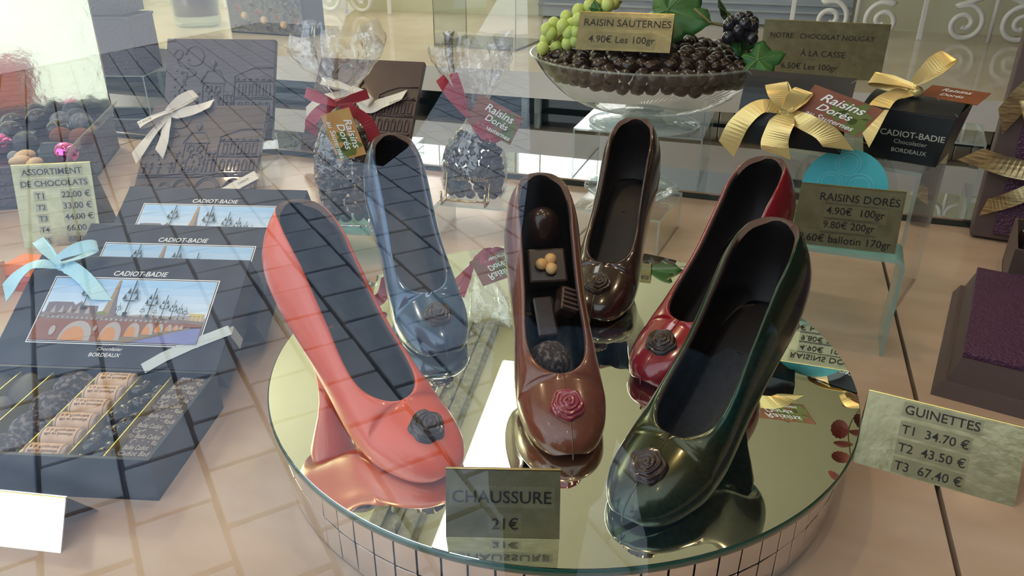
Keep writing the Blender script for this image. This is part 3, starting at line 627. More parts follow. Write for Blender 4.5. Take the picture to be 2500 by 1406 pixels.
def tablet(label, c, yaw, tilt, sc):
    t = thing('chocolate_tablet', label, 'chocolate tablet', c, R(yaw), 'engraved chocolate tablets'); MF = Matrix.Rotation(R(tilt), 4, 'X') @ Matrix.Scale(sc, 4)
    s = MB().box((0, .09, -.006), (.20, .18, .012)).build('slab', M_choc_tab, t, bevel=.0012); s.matrix_local = MF
    link('relief', RELIEF, s, (0, 0, .0002)); return s
s2 = tablet('engraved dark chocolate tablet tied with a cream ribbon bow', (-.880, .955, .006), 18.8, 39, .99)
k = bow(s2, Matrix.Translation((-.066, .155, .002)), M_cream, .0085, [(42, .058, .010, 1.0), (212, .052, .008, 1.0)],
    [([(0, 0, .005), (.020, .001, .008), (.044, .010, .006), (.068, .024, .004)], 1.1), ([(0, 0, .005), (.002, -.030, .008), (.002, -.055, .006), (-.002, -.078, .003)], 1.0), ([(0, 0, .005), (-.014, -.030, .007), (-.028, -.058, .005), (-.042, -.088, .003)], 1.0)], .006)
MB().ribbon([(.050, -.002, .0024), (.075, .016, .0024), (.1015, .034, .0024), (.1025, .036, -.012)], [(-.005, .0075, 0)] * 3 + [(0, .008, 0)], .0002).build('ribbon', M_cream, s2)
mb = put_text(MB(), 'OT-BADIE', -.100, .133, .026, .0175, rot=R(32)); put_text(mb, 'CADIOT', -.047, .176, .022, .0175, rot=R(222)); put_text(mb, 'CADIOT BADIE', -.083, .117, .040, .0135, rot=R(62)); put_text(mb, 'CADIOT', .082, .021, .020, .0031, rot=R(33)); mb.build('lettering', mat('brown_ink', (.05, .04, .035), .6), k)
tablet('engraved dark chocolate tablet standing upright behind the ribboned one', (-.950, 1.117, .050), 15, 62, 1.02)
s3 = tablet('engraved dark chocolate tablet half hidden behind the larger cellophane bag', (-.708, 1.179, .030), 5.2, 50, 1.04)
bow(s3, Matrix.Translation((-.020, .112, .002)), M_cream, .0085, [(166, .062, .008, 1.0), (330, .05, .012, 1.)], [([(0, 0, .004), (-.03, -.010, .006), (-.055, -.020, .006), (-.078, -.046, .004)], 1.1), ([(0, 0, .004), (.034, -.030, .006), (.060, -.020, .006), (.095, -.002, .004)], 1.1)], .006)
mb = put_text(MB(), 'BORDEAUX', .070, .096, .030, .0125, rot=R(22)); put_text(mb, 'BORDEAUX', -.066, .128, .028, .020, rot=R(166)); mb.build('lettering', mat('brown_ink'), s3)
# wire easels under the tablets
def easel(label, c, yaw, w, tilt, m, lip=.014, h=.07, r=.0012):
    t = thing('wire_easel', label, 'display easel', c, R(yaw)); a = R(tilt); up = Vector((0, math.cos(a), math.sin(a)))
    for s in (-1, 1):
        MB().tube([(s * w, -.020, lip), (s * w, -.020, r), (s * w, -.002, r)] + [tuple(Vector((s * w, -.002, r)) + up * (h * k / 4)) for k in range(1, 5)], r, 8).build('hook', m, t, smooth=True)
    MB().tube([(-w, -.002, r), (w, -.002, r)], r, 8).build('front_bar', m, t, smooth=True)
    MB().tube([tuple(Vector((-w, -.002, r)) + up * h), tuple(Vector((w, -.002, r)) + up * h)], r, 8).build('top_bar', m, t, smooth=True)
    MB().tube([tuple(Vector((0, -.002, r)) + up * h), (0, h * .75, r)], r, 8).build('rear_leg', m, t, smooth=True)
    return t
def cuboid_stand(label, c, yaw, size, m=M_acrylic, me=M_acredge, th=.003, cat='display stand', front=False, group='clear acrylic risers'):
    sx, sy, sz = size; t = thing('acrylic_riser', label, cat, c, R(yaw), group)
    MB().box((0, 0, sz - th / 2), (sx, sy, th), 0, mside=1, axis=2).build('top_plate', [m, me], t)
    for s in (-1, 1): MB().box((s * (sx - th) / 2, 0, (sz - th) / 2), (th, sy, sz - th), 0, mside=1, axis=0).build('side_panel', [m, me], t)
    if front: MB().box((0, -(sy - th) / 2, (sz - th) / 2), (sx - 2 * th, th, sz - th), 0, mside=1, axis=1).build('front_panel', [m, me], t)
    return t
cuboid_stand('clear acrylic riser under the upright chocolate tablet', (-.945, 1.135, .0), 15, (.16, .09, .046))
cuboid_stand('clear acrylic riser under the tablet behind the larger bag', (-.700, 1.262, .012), 5, (.15, .10, .016))

# ------------------------------------------------------------------ cellophane bags of raisins on easels
rais = [MB().ellipsoid((0, 0, 0), (.0088 * s, .0074 * s, .0070 * s), 9, 12, fn=lambda q, s=s: 1 + .07 * math.sin(5 * q.x + s * 9) * math.sin(4 * q.z)).mesh('chocolate_raisin', M_raisin, True) for s in (.9, 1., 1.12)]
def bag(label, c, yaw, secs, fill, which):
    t = thing('cellophane_bag', label, 'bag', c, R(yaw)); P = []; n = 72; zs_ = [s[0] for s in secs]; zz = np.linspace(0, zs_[-1], 64)
    for z in zz:
        rx = crom(zs_, [s[1] for s in secs], z); ry = crom(zs_, [s[2] for s in secs], z); up = max(0, (z - fill) / (zs_[-1] - fill)); row = []
        for k in range(n):
            a = 2 * PI * k / n; fold = 1 + (.06 + .26 * up) * math.sin(7 * a + 2.1 * math.sin(3 * a) + z * 22) * (.4 + .6 * up) + .035 * math.sin(23 * a + z * 160) * math.sin(z * 210 + 5 * a) + .03 * math.sin(13 * a - z * 120)
            zed = z + (.010 * math.sin(3 * a + 1) + .006 * math.sin(8 * a)) * max(0, (z - zs_[-1] * .86) / (zs_[-1] * .14))
            row.append((rx * math.cos(a) * fold, ry * math.sin(a) * fold, zed))
        P.append(row)
    MB().grid(P, cv=True, flip=True).build('film', M_cello, t, smooth=True)
    Mb = Matrix.Translation(c) @ Matrix.Rotation(R(yaw), 4, 'Z'); z = .007; k = 0
    while z < fill:
        rx = crom(zs_, [s[1] for s in secs], z) - .010; ry = crom(zs_, [s[2] for s in secs], z) - .009; rx, ry = max(rx, .006), max(ry, .005)
        m_ = max(4, int(2 * PI * math.sqrt((rx * rx + ry * ry) / 2) / .0135))
        for j in range(m_):
            a = 2 * PI * (j + .5 * (k % 2)) / m_
            if math.sin(a) > .35: continue
            p = Mb @ Vector((rx * math.cos(a), ry * math.sin(a), z + rng.normal(0, .001)))
            link('chocolate_raisin', rais[(j + k) % 3], None, p, (rng.uniform(0, 3), rng.uniform(0, 3), rng.uniform(0, 3)), 'shiny dark chocolate raisin inside the %s cellophane bag' % which, 'raisin', 'raisins in the %s bag' % which)
        z += .0112; k += 1
    return t
def tag(parent, M, m, w, h, texts, leaf=True):
    o = MB().box((0, 0, 0), (w, h, .0006)).build('tag', m, parent); o.matrix_local = M
    if leaf:
        for cx, cy, s in ((.22, .12, .30), (.36, -.22, .26), (.05, -.05, .2)):
            pts = [(w * cx + s * h * (1 + .28 * math.cos(5 * a)) * math.cos(a), h * cy + s * h * (1 + .28 * math.cos(5 * a)) * math.sin(a)) for a in np.linspace(0, 2 * PI, 41)[:-1]]
            mb = MB().add([(min(max(x, -w / 2), w / 2), min(max(y, -h / 2), h / 2), .0005) for x, y in pts], [tuple(range(40))]); mb.build('leaf_print', M_leafprint, o)
    mb = MB()
    for body, u, v, wd in texts: put_text(mb, body, u * w, v * h, wd * w, .0009, shear=.25, bold=.012)
    mb.build('lettering', M_white, o); return o
b1c = (-.512, .838, .050)
b1 = bag('larger cellophane bag of chocolate raisins with a dark red ribbon and an orange tag', b1c, 14, [(0, .036, .020), (.015, .044, .028), (.05, .0455, .031), (.085, .042, .029), (.115, .033, .024), (.138, .017, .014), (.157, .0065, .0065), (.175, .020, .010), (.20, .040, .014), (.224, .050, .013), (.240, .044, .010)], .122, 'larger')
F = Matrix.Translation((0, -.010, .157)) @ Matrix.Rotation(R(90), 4, 'X')
bow(b1, F, M_red, .0065, [(160, .040, .006, .9), (18, .042, .006, .9)], [([(0, 0, .003), (-.020, -.008, .010), (-.034, -.022, .012), (-.036, -.036, .008)], 1.1), ([(0, 0, .003), (.020, -.008, .010), (.038, -.022, .012), (.046, -.050, .006)], 1.25)], .0058)
tag(b1, F @ Matrix.Translation((.010, -.034, .026)) @ Matrix.Rotation(R(-74), 4, 'Z'), M_tag2, .060, .038, [('Raisins', .02, .30, .62), ('Dorés', .04, .02, .55), ('au Sauternes', .06, -.30, .80)])
mb = put_text(MB(), 'BORDEAUX', 0, .0, .044, 0); put_text(mb, 'Cadiot Badie', 0, .012, .036, 0, shear=.4); o = mb.build('lettering', mat('silver_print', (.5, .5, .52), .3, metal=.6), b1); o.matrix_local = Matrix.Translation((.004, -.0335, .068)) @ Matrix.Rotation(R(90), 4, 'X')
for z_, x_, s_ in ((.048, -.008, .030), (.030, .012, .02)): put_text(MB(), ['Chocolatier', 'Bordeaux'][int(s_ < .025)], x_, 0, s_, 0, shear=.35).build('lettering', mat('silver_print'), b1, loc=(0, -.034, z_), rot=(R(90), 0, 0))
b2c = (-.383, .958, .0585)
b2 = bag('smaller cellophane bag of chocolate raisins with a brown tag, on the white riser', b2c, 6, [(0, .040, .022), (.012, .046, .030), (.04, .0465, .032), (.065, .041, .028), (.085, .028, .021), (.102, .013, .011), (.116, .006, .006), (.140, .024, .012), (.170, .040, .014), (.195, .046, .013), (.210, .044, .010)], .088, 'smaller')
F = Matrix.Translation((0, -.010, .116)) @ Matrix.Rotation(R(90), 4, 'X')
bow(b2, F, M_red, .0072, [(128, .062, .006, .9), (110, .058, .004, .75)], [([(0, 0, .003), (.016, -.010, .010), (.030, -.018, .012), (.044, -.028, .008)], 1.4), ([(0, 0, .003), (.012, -.012, .012), (.022, -.022, .012), (.030, -.026, .008)], 1.1)], .0058)
tag(b2, F @ Matrix.Translation((.037, -.002, .012)) @ Matrix.Rotation(R(-26), 4, 'Z'), M_tag1, .066, .042, [('Raisins', .04, .26, .62), ('Dorés', .06, -.04, .50), ('au Sauternes', .08, -.33, .72)])
put_text(MB(), 'Cadiot Badie', 0, 0, .052, 0, shear=.45).build('lettering', mat('gold_thin_print', (.45, .33, .15), .35, metal=.5), b2, loc=(.004, -.0345, .034), rot=(R(90), 0, 0))
easel('chrome wire easel holding the larger cellophane bag', (-.505, .815, .0468), 14, .034, 68, M_chrome, .020, .075, .0016)
easel('brass wire easel holding the smaller cellophane bag', (-.383, .930, .0562), 6, .031, 68, M_brass, .020, .065, .0016)
cuboid_stand('turquoise-tinted acrylic riser under the larger cellophane bag', (-.505, .845, 0), 12, (.135, .095, .0465), M_teal, M_acredge, .004)
def arch_stand(label, c, yaw, sx, sy, sz, m, rad=.014, th=.004):
    t = thing('acrylic_riser', label, 'display stand', c, R(yaw), 'clear acrylic risers')
    def prof(o): return [(-sx / 2 + o, 0)] + [(-sx / 2 + rad - (rad - o) * math.cos(a), sz - rad + (rad - o) * math.sin(a)) for a in np.linspace(0, PI / 2, 8)] + [(sx / 2 - rad + (rad - o) * math.sin(a), sz - rad + (rad - o) * math.cos(a)) for a in np.linspace(0, PI / 2, 8)] + [(sx / 2 - o, 0)]
    A, B = prof(0), prof(th); rows = []
    for y in (-sy / 2, sy / 2): rows.append(([(x, y, z) for x, z in A], [(x, y, z) for x, z in B]))
    mb = MB(); mb.grid([rows[0][0], rows[1][0]]); mb.grid([rows[0][1], rows[1][1]]); mb.grid([rows[0][0], rows[0][1]], 1); mb.grid([rows[1][0], rows[1][1]], 1)
    mb.build('arch', [m, M_acredge], t, smooth=False); return t
arch_stand('white acrylic arch riser under the smaller cellophane bag', (-.375, .965, 0), 5, .118, .095, .056, M_whiteacr)

# ------------------------------------------------------------------ glass compote bowl heaped with chocolate raisins
BX, BY, BZ = -.200, 1.285, .098
cuboid_stand('large clear acrylic riser under the glass bowl', (BX, BY + .03, .012), 0, (.212, .20, .086))
t = thing('compote_bowl', 'footed glass bowl with twisted ribs heaped with chocolate raisins', 'bowl', (BX, BY, BZ))
pr = [(.030, .024), (.060, .027), (.100, .037), (.135, .053), (.165, .077), (.183, .099), (.195, .116)]; P = []
for i in range(40):
    u = i / 39; z = crom(np.linspace(0, 1, 7), [p[1] for p in pr], u); r_ = crom(np.linspace(0, 1, 7), [p[0] for p in pr], u); row = []
    for k in range(240):
        a = 2 * PI * k / 240; rib = .0022 * max(0, math.sin(PI * min(1, u / .62))) * abs(math.sin(30 * (a + u * .35)))
        row.append(((r_ + rib) * math.cos(a), (r_ + rib) * math.sin(a), z - rib * .6))
    P.append(row)
MB().grid(P, cv=True).build('bowl', M_bowl, t, smooth=True)
MB().tube([(.195 * math.cos(a), .195 * math.sin(a), .116) for a in np.linspace(0, 2 * PI, 97)[:-1]], .0016, 8, closed=True).build('rim', M_foot, t, smooth=True)
MB().lathe([(0, .001), (.090, .001), (.094, .004), (.080, .009), (.045, .013), (.026, .017), (.024, .021), (.032, .025), (0, .026)], 64).build('foot', M_foot, t, smooth=True)
rb = [MB().ellipsoid((0, 0, 0), (.0140 * s, .0115 * s, .0108 * s), 10, 14, fn=lambda q, s=s: 1 + .08 * math.sin(5 * q.x + s * 9) * math.sin(4 * q.z)).mesh('chocolate_raisin', M_raisin2, True) for s in (.88, 1., 1.1)]
def raisin_in_bowl(x, y, z): link('chocolate_raisin', rb[random.randrange(3)], None, (BX + x, BY + y, z), (rng.uniform(0, 3), rng.uniform(0, .5), rng.uniform(0, 3)), 'brown chocolate raisin heaped in the glass bowl', 'raisin', 'raisins in the glass bowl')
for ring, (zz_, rr_) in enumerate(((.188, .158), (.204, .171))):
    n_ = int(2 * PI * rr_ / .0215)
    for k in range(n_):
        a = 2 * PI * (k + .5 * ring) / n_
        if math.sin(a) < .1: raisin_in_bowl(rr_ * math.cos(a), rr_ * math.sin(a), zz_ + rng.normal(0, .0012))
for k in range(150):
    r_ = .160 * math.sqrt((k + .5) / 150); a = k * 2.39996; raisin_in_bowl(r_ * math.cos(a), r_ * math.sin(a), .203 + .028 * (1 - (r_ / .17) ** 2) + rng.normal(0, .002))
gr = MB().ellipsoid((0, 0, 0), (.0102, .0102, .0112), 12, 16).mesh('grape', M_grape, True)
gpos = [(-0.362, 1.2174, 0.2229), (-0.3453, 1.2383, 0.2219), (-0.3697, 1.2592, 0.2296), (-0.3206, 1.2174, 0.2325), (-0.3548, 1.2383, 0.2434), (-0.346, 1.2592, 0.2372), (-0.3199, 1.2174, 0.2487), (-0.3619, 1.2383, 0.2493), (-0.3562, 1.2592, 0.256), (-0.3296, 1.2174, 0.2582), (-0.3204, 1.2383, 0.2586), (-0.3358, 1.2592, 0.267), (-0.3066, 1.2174, 0.2506), (-0.3104, 1.2383, 0.28), (-0.3046, 1.2592, 0.2731), (-0.3046, 1.2174, 0.269), (-0.2922, 1.2383, 0.288), (-0.2826, 1.2592, 0.29), (-0.259, 1.2174, 0.2923), (-0.2851, 1.2383, 0.2785), (-0.2576, 1.2592, 0.292), (-0.3081, 1.2174, 0.2368), (-0.2911, 1.2383, 0.2672), (-0.2779, 1.2592, 0.2766)]
t = thing('grape_bunch', 'bunch of pale green grapes hanging over the left rim of the glass bowl', 'grapes', (-.315, 1.237, .214))
MB().tube([(-.04, 0, .012), (-.02, 0, .03), (.005, 0, .055), (.04, .01, .075), (.07, .02, .08)], .002, 6).build('stalk', M_stem, t, smooth=True)
for x, y, z in gpos: link('grape', gr, t, (x + .315, y - 1.237, z - .214))
def leaf_mesh(name, s, m, lobes=5, cup=.15):
    P = []
    for i in range(7):
        r_ = i / 6; row = []
        for k in range(60):
            a = 2 * PI * k / 60; R_ = s * (.80 + .13 * math.cos(lobes * a) + .035 * math.cos(17 * a) + .02 * math.cos(31 * a)) * (1 + .25 * math.cos(a))
            row.append((R_ * r_ * math.cos(a), R_ * r_ * math.sin(a), -cup * s * r_ * r_ + .06 * s * r_ * math.cos(lobes * a)))
        P.append(row)
    mb = MB().grid(P, cv=True)
    return mb.mesh(name, m, True, weld=.00002)
def leaf(label, c, rot, s, m, cat='leaf'):
    t = thing('vine_leaf', label, cat, c); t.rotation_euler = rot; o = link('blade', leaf_mesh('blade', s, m), t); so = o.modifiers.new('thick', 'SOLIDIFY'); so.thickness = .0006
    for a in (0, 72, 144, 216, 288): MB().tube([(0, 0, .001), (s * .35 * math.cos(R(a)), s * .35 * math.sin(R(a)), -.012 * s + .0012), (s * .72 * math.cos(R(a)), s * .72 * math.sin(R(a)), -.06 * s + .0012)], .0006, 5).build('vein', mat('leaf_vein', (.14, .30, .07), .5), t)
    return t
leaf('large green vine leaf rising over the middle of the glass bowl', (-.172, 1.25, .284), (R(50), R(8), R(-20)), .062, M_leaf)
leaf('small pale vine leaf lying on the green grapes', (-.274, 1.225, .284), (R(40), R(-10), R(60)), .022, M_leaf)
leaf('upright vine leaf at the right end of the glass bowl', (-.062, 1.26, .250), (R(60), R(20), R(30)), .032, M_leaf)
leaf('lowest vine leaf hanging over the right rim of the glass bowl', (-.028, 1.20, .226), (R(48), R(-15), R(10)), .033, M_leaf)
leaf('dark vine leaf behind the blue-black grapes', (-.085, 1.30, .276), (R(55), R(5), R(80)), .030, M_leafd)
t = thing('grape_bunch', 'bunch of small blue-black grapes at the right of the glass bowl', 'grapes', (-.075, 1.25, .245))
MB().tube([(-.055, -.02, .045), (-.03, -.02, .026), (0, -.01, .020), (.02, 0, .012)], .0022, 6).build('stalk', M_stem, t, smooth=True)
bgm = MB().ellipsoid((0, 0, 0), (.0095, .0095, .0100), 10, 14).mesh('grape', mat('blue_black_grape', (.012, .012, .022), .15, coat=.6), True)
for k in range(16): link('grape', bgm, t, (.0 + .011 * (k % 4) + rng.normal(0, .002), -.02 + .010 * ((k // 4) % 4), .006 + .010 * ((k * 7) % 3) + .006 * ((k // 4) % 2)))

# ------------------------------------------------------------------ acrylic table with ballotin boxes, turquoise disc
cuboid_stand('tall clear acrylic table under the two black ballotin boxes', (.110, .938, 0), -18.6, (.150, .16, .18), th=.004)
def ballotin(label, c, MF, yaw, sx=1., sy=1.):
    t = thing('ballotin_box', label, 'box', c, R(yaw), 'black ballotin boxes with gold bows'); b_ = [(-.036, -.040), (.036, -.040), (.036, .040), (-.036, .040)]; tp = [(-.045, -.048), (.045, -.048), (.045, .048), (-.045, .048)]
    body = MB().frustum(b_, tp, 0, .054).build('body', M_black, t, bevel=.001); body.matrix_local = MF
    MF = MF @ Matrix.Diagonal((sx, sy, 1, 1)); body.matrix_local = MF
    ld = MB().grid([[(x * .0455, y, .0545 + .010 * math.cos(y / .049 * PI / 2)) for y in np.linspace(-.049, .049, 13)] for x in (-1, -.33, .33, 1)]).grid([[(s * .0455, y, z) for y, z in ((-.049, .053), (.049, .053))] for s in (-1,)] + [[(-.0455, -.049, .0545), (-.0455, .049, .0545)]])
    l = ld.build('lid', M_black, t); l.matrix_local = MF
    for x0 in (-1, 1): MB().tube([(x0 * .045, -.046, .0555), (x0 * .018, -.012, .0640), (x0 * .018, .012, .0640), (x0 * .045, .046, .0555)], .0003, 5).build('flap_edge', mat('flap_edge', (.25, .28, .33), .4), l)
    return t, body, l
t, body, l = ballotin('black ballotin box printed in silver, with a gold ribbon lying across its lid', (.150, .912, .1805), Matrix.Identity(4), -19)
ff = Matrix.Translation((0, -.0445, .028)) @ Matrix.Rotation(R(90) + math.atan(.008 / .054), 4, 'X')
mb = put_text(MB(), 'CADIOT-BADIE', .008, .003, .062, .001, bold=.012); put_text(mb, 'Chocolatier', .008, -.0055, .032, .001); put_text(mb, 'BORDEAUX', .008, -.0150, .034, .001, bold=.008)
o = mb.build('lettering', mat('silver_foil_print', (.70, .70, .62), .3, metal=.4), body); o.matrix_local = ff
TB = Matrix.Translation((-.004, -.012, .0660)) @ Matrix.Rotation(R(40), 4, 'X')
bow(l, TB, M_gribbon, .0085, [(62, .046, .012, 1.0), (172, .046, .006, 1.)], [([(0, 0, .004), (-.016, -.012, .010), (-.024, -.030, .014), (-.030, -.062, .004)], 1.25)], .0075)
tag(l, Matrix.Translation((.030, .004, .0670)) @ Matrix.Rotation(R(-10), 4, 'Z') @ Matrix.Rotation(R(12), 4, 'X'), M_tag1, .058, .034, [('Raisins', 0, .22, .5), ('Dorés', 0, -.15, .4)], False)
M2 = Matrix.Translation((0, .010, .037)) @ Matrix.Rotation(R(72), 4, 'X')
t, body, l = ballotin('black ballotin box on its side, its gold bow and brown tag facing out', (.030, .868, .1825), M2, -10, 1.16, .76)
bow(l, Matrix.Translation((-.002, -.004, .0645)), M_gribbon, .0078, [(112, .036, .010, 1.2), (70, .030, .010, 1.0)], [([(0, 0, .004), (-.022, .003, .012), (-.038, -.022, .012), (-.046, -.056, .006)], 1.2), ([(0, 0, .004), (-.004, -.020, .010), (-.006, -.040, .008), (-.004, -.052, .006)], 1.5), ([(0, 0, .004), (.018, -.012, .010), (.034, -.022, .010), (.044, -.036, .006)], 1.35)], .0080)
tag(l, Matrix.Translation((.036, .004, .0690)) @ Matrix.Rotation(R(-22), 4, 'Z'), M_tag1, .062, .040, [('Raisins', .02, .24, .62), ('Dorés', .0, -.06, .50), ('au Sauternes', .02, -.34, .7)])
arch_stand('small turquoise acrylic stool carrying the RAISINS DORÉS card', (.092, .800, 0), -4, .118, .050, .1095, M_teal, .010, .004)
t = thing('round_plaque', 'round clear plaque printed with a turquoise pattern of circles behind the gold card', 'plaque', (.084, .824, .1100), R(-6))
M_ = Matrix.Translation((0, 0, .0505)) @ Matrix.Rotation(R(82), 4, 'X'); n_ = 64
o = MB().lathe([(0, -.001), (.050, -.001), (.050, .001), (0, .001)], n_).build('plate', [M_acrylic], t); o.matrix_local = M_
o2 = MB().lathe([(0, .0012), (.0415, .0012), (.0415, .0016), (0, .0016)], n_).build('print', M_tealprint, o)
for cx, cy, rr in ((-.014, .004, .012), (.014, .003, .014), (0, .026, .012), (-.006, -.020, .015), (.026, -.018, .010)):
    for f_ in (1, .72): MB().tube([(cx + rr * f_ * math.cos(a), cy + rr * f_ * math.sin(a), .0017) for a in np.linspace(0, 2 * PI, 33)[:-1]], .0004, 4, closed=True).build('circle', M_tealline, o2)
# clear riser with a glass dish behind the dark shoe
cuboid_stand('low clear acrylic riser with a glass dish, half hidden by the dark brown shoe', (-.172, 1.018, 0), -6, (.125, .125, .054))
t = thing('glass_dish', 'shallow clear glass dish on the low riser behind the dark brown shoe', 'dish', (-.170, 1.018, .0545))
MB().lathe([(0, .002), (.030, .002), (.036, .006), (.052, .016), (.064, .021), (.066, .020), (.054, .012), (.038, .001), (0, 0)], 48).build('dish', M_foot, t, smooth=True)
cuboid_stand('clear acrylic riser on the mirror step beside the tall purple box', (.255, 1.34, .012), -8, (.13, .14, .10))

# ------------------------------------------------------------------ purple leather boxes at the right
t = thing('leather_box', 'purple textured gift box lying at the right edge beside the GUINETTES card', 'box', (.322, .812, 0), R(-13))
MB().frustum([(-.11, -.13), (.11, -.13), (.11, .13), (-.11, .13)], [(-.104, -.124), (.104, -.124), (.104, .124), (-.104, .124)], 0, .014).build('plinth', M_purpleside, t)
MB().frustum([(-.100, -.121), (.100, -.121), (.100, .121), (-.100, .121)], [(-.092, -.113), (.092, -.113), (.092, .113), (-.092, .113)], .014, .040).build('sides', M_purpleside, t)
MB().box((0, 0, .042), (.186, .228, .006)).build('top', M_purple, t, bevel=.0015)
t = thing('leather_box', 'tall purple textured gift box leaning upright with striped gold ribbon', 'box', (.395, 1.150, .004), R(-10)); MF = Matrix.Rotation(R(82), 4, 'X')
o = MB().box((0, .140, -.025), (.20, .28, .05)).build('body', M_purpleside, t, bevel=.002); o.matrix_local = MF
o2 = MB().box((.012, .142, .002), (.172, .268, .005)).build('front_panel', M_purple, o, bevel=.001)
bow(o2, Matrix.Translation((-.005, .215, .006)), M_gribbon2, .013, [(205, .085, .014, 1.0), (150, .06, .014, 1.0)], [([(0, 0, .006), (-.035, .012, .016), (-.070, -.006, .016), (-.095, -.050, .010)], 1.1), ([(0, -.10, .006), (-.030, -.112, .012), (-.070, -.112, .012), (-.118, -.102, .008)], 1.0), ([(0, -.09, .006), (-.03, -.13, .01), (-.06, -.155, .008), (-.085, -.170, .004)], .8)], .012)
MB().box((.02, .142, .0052), (.024, .27, .0008)).build('ribbon', M_gribbon2, o2)
t = thing('open_chocolate_box', 'open purple box of dome chocolates between the leaning and the lying purple boxes', 'box', (.385, 1.020, 0), R(-12))
for c_, d_ in (((0, 0, .002), (.15, .12, .004)), ((-.0735, 0, .03), (.003, .12, .06)), ((.0735, 0, .03), (.003, .12, .06)), ((0, -.0585, .03), (.144, .003, .06)), ((0, .0585, .03), (.144, .003, .06))): MB().box(c_, d_).build('wall' if c_[2] > .01 else 'bottom', M_purpleside, t)
TM = Matrix.Translation((.385, 1.020, 0)) @ Matrix.Rotation(R(-12), 4, 'Z')
for k in range(8): o = link('dome_chocolate', dome, None, TM @ Vector((-.052 + .034 * (k % 4), -.03 + .05 * (k // 4), .0405)), (.2, .1, k), 'dark dome chocolate in the open purple box', 'chocolate', 'dome chocolates in the open purple box'); o.scale = (1.25, 1.25, 1.2)

# ------------------------------------------------------------------ assortment box with gold lid at the left
YA = R(33); ex = Vector((math.cos(YA), math.sin(YA), 0)); ey = Vector((-ex.y, ex.x, 0)); ac = Vector((-1.030, .862, 0)) - ex * .18 + ey * .17
t = thing('assortment_box', 'open leather-covered box of assorted chocolates with an upright gold foil lid', 'box', ac, YA)
MB().box((0, 0, .003), (.36, .34, .006)).build('bottom', M_mauve, t)
for c_, d_ in (((-.178, 0, .034), (.004, .34, .068)), ((.178, 0, .034), (.004, .34, .068)), ((0, -.168, .034), (.352, .004, .068)), ((0, .168, .034), (.352, .004, .068))): MB().box(c_, d_).build('wall', M_mauve, t, bevel=.001)
l = MB().box((0, 0, .16), (.36, .006, .32)).build('lid', M_goldfoil, t, bevel=.001, loc=(0, .176, .062), rot=(R(-4), 0, 0))
MB().box((0, 0, 0), (.002, .34, .030), 0).build('side_flap', thin('frosted_film', (.96, .96, .94), 1.45, .1, (.8, .8, .76), .10), t, loc=(.186, 0, .080), rot=(0, R(28), 0))
MB().box((0, 0, .030), (.35, .33, .05)).build('tray', M_dark, t)
AG = 'chocolates in the gold-lidded box'
sph = {k_: MB().ellipsoid((0, 0, 0), (1, 1, .95), 14, 20, fn=lambda q: 1 + .02 * math.sin(6 * q.x + 1) * math.sin(5 * q.y)).mesh('assorted_chocolate', m_, True) for k_, m_ in (('t', M_dark), ('g', mat('grey_dusted_truffle', (.10, .11, .13), .8, col2=(.28, .29, .31), nscale=3, bump=.4, bscale=12)), ('c', M_cocoa), ('d', mat('slate_chocolate', (.045, .05, .06), .4)), ('p', M_pink), ('s', mat('sugared', (.3, .32, .35), .8)), ('n', M_almond))}
nm = {'t': 'large smooth dark chocolate ball', 'g': 'grey sugar-dusted truffle', 'c': 'reddish cocoa-dusted truffle', 'd': 'slate-dark chocolate', 'p': 'shiny pink foil ball', 's': 'small white sugared chocolate', 'n': 'blanched nut on a chocolate'}
cn = {}
PL = ['nearest the street', 'second from the street', 'third from the street', 'at the back', 'in the far corner']
for k_, x, y, r_ in (('t', -1.307, 1.009, .0202), ('t', -1.284, 1.043, .0213), ('g', -1.237, 1.05, .0197), ('g', -1.190, 1.050, .0204), ('c', -1.150, .968, .0186), ('c', -1.108, .970, .0195), ('d', -1.21, .946, .0151), ('p', -1.205, .898, .0191), ('p', -1.066, .898, .0182), ('d', -1.364, 1.09, .018), ('d', -1.28, 1.12, .0211), ('s', -1.152, .874, .0096), ('n', -1.110, .850, .013), ('n', -1.125, .872, .014), ('n', -1.080, .850, .0125), ('d', -1.33, 1.12, .0179), ('t', -1.26, .965, .02), ('d', -1.17, .915, .02), ('t', -1.19, 1.0, .02), ('d', -1.23, 1.08, .02)):
    cn[k_] = cn.get(k_, -1) + 1
    o = link('assorted_chocolate', sph[k_], None, (x, y, .055 + r_ * .93), (0, 0, rng.uniform(0, 3)), '%s in the gold-lidded box, %s of its kind' % (nm[k_], PL[min(cn[k_], 4)]), 'chocolate', AG); o.scale = (r_, r_, r_) if k_ != 'n' else (r_ * 1.25, r_ * .75, r_ * .75)
t = thing('wedge_chocolate', 'dark wedge-shaped chocolate between the pink ball and the cocoa truffles', 'chocolate', (-1.115, .925, .0552), R(20), AG)
MB().frustum([(-.028, -.014), (.028, -.014), (.028, .014), (-.028, .014)], [(-.022, -.004), (.02, -.004), (.02, .004), (-.022, .004)], 0, .022).build('wedge', mat('slate_chocolate'), t, bevel=.001)
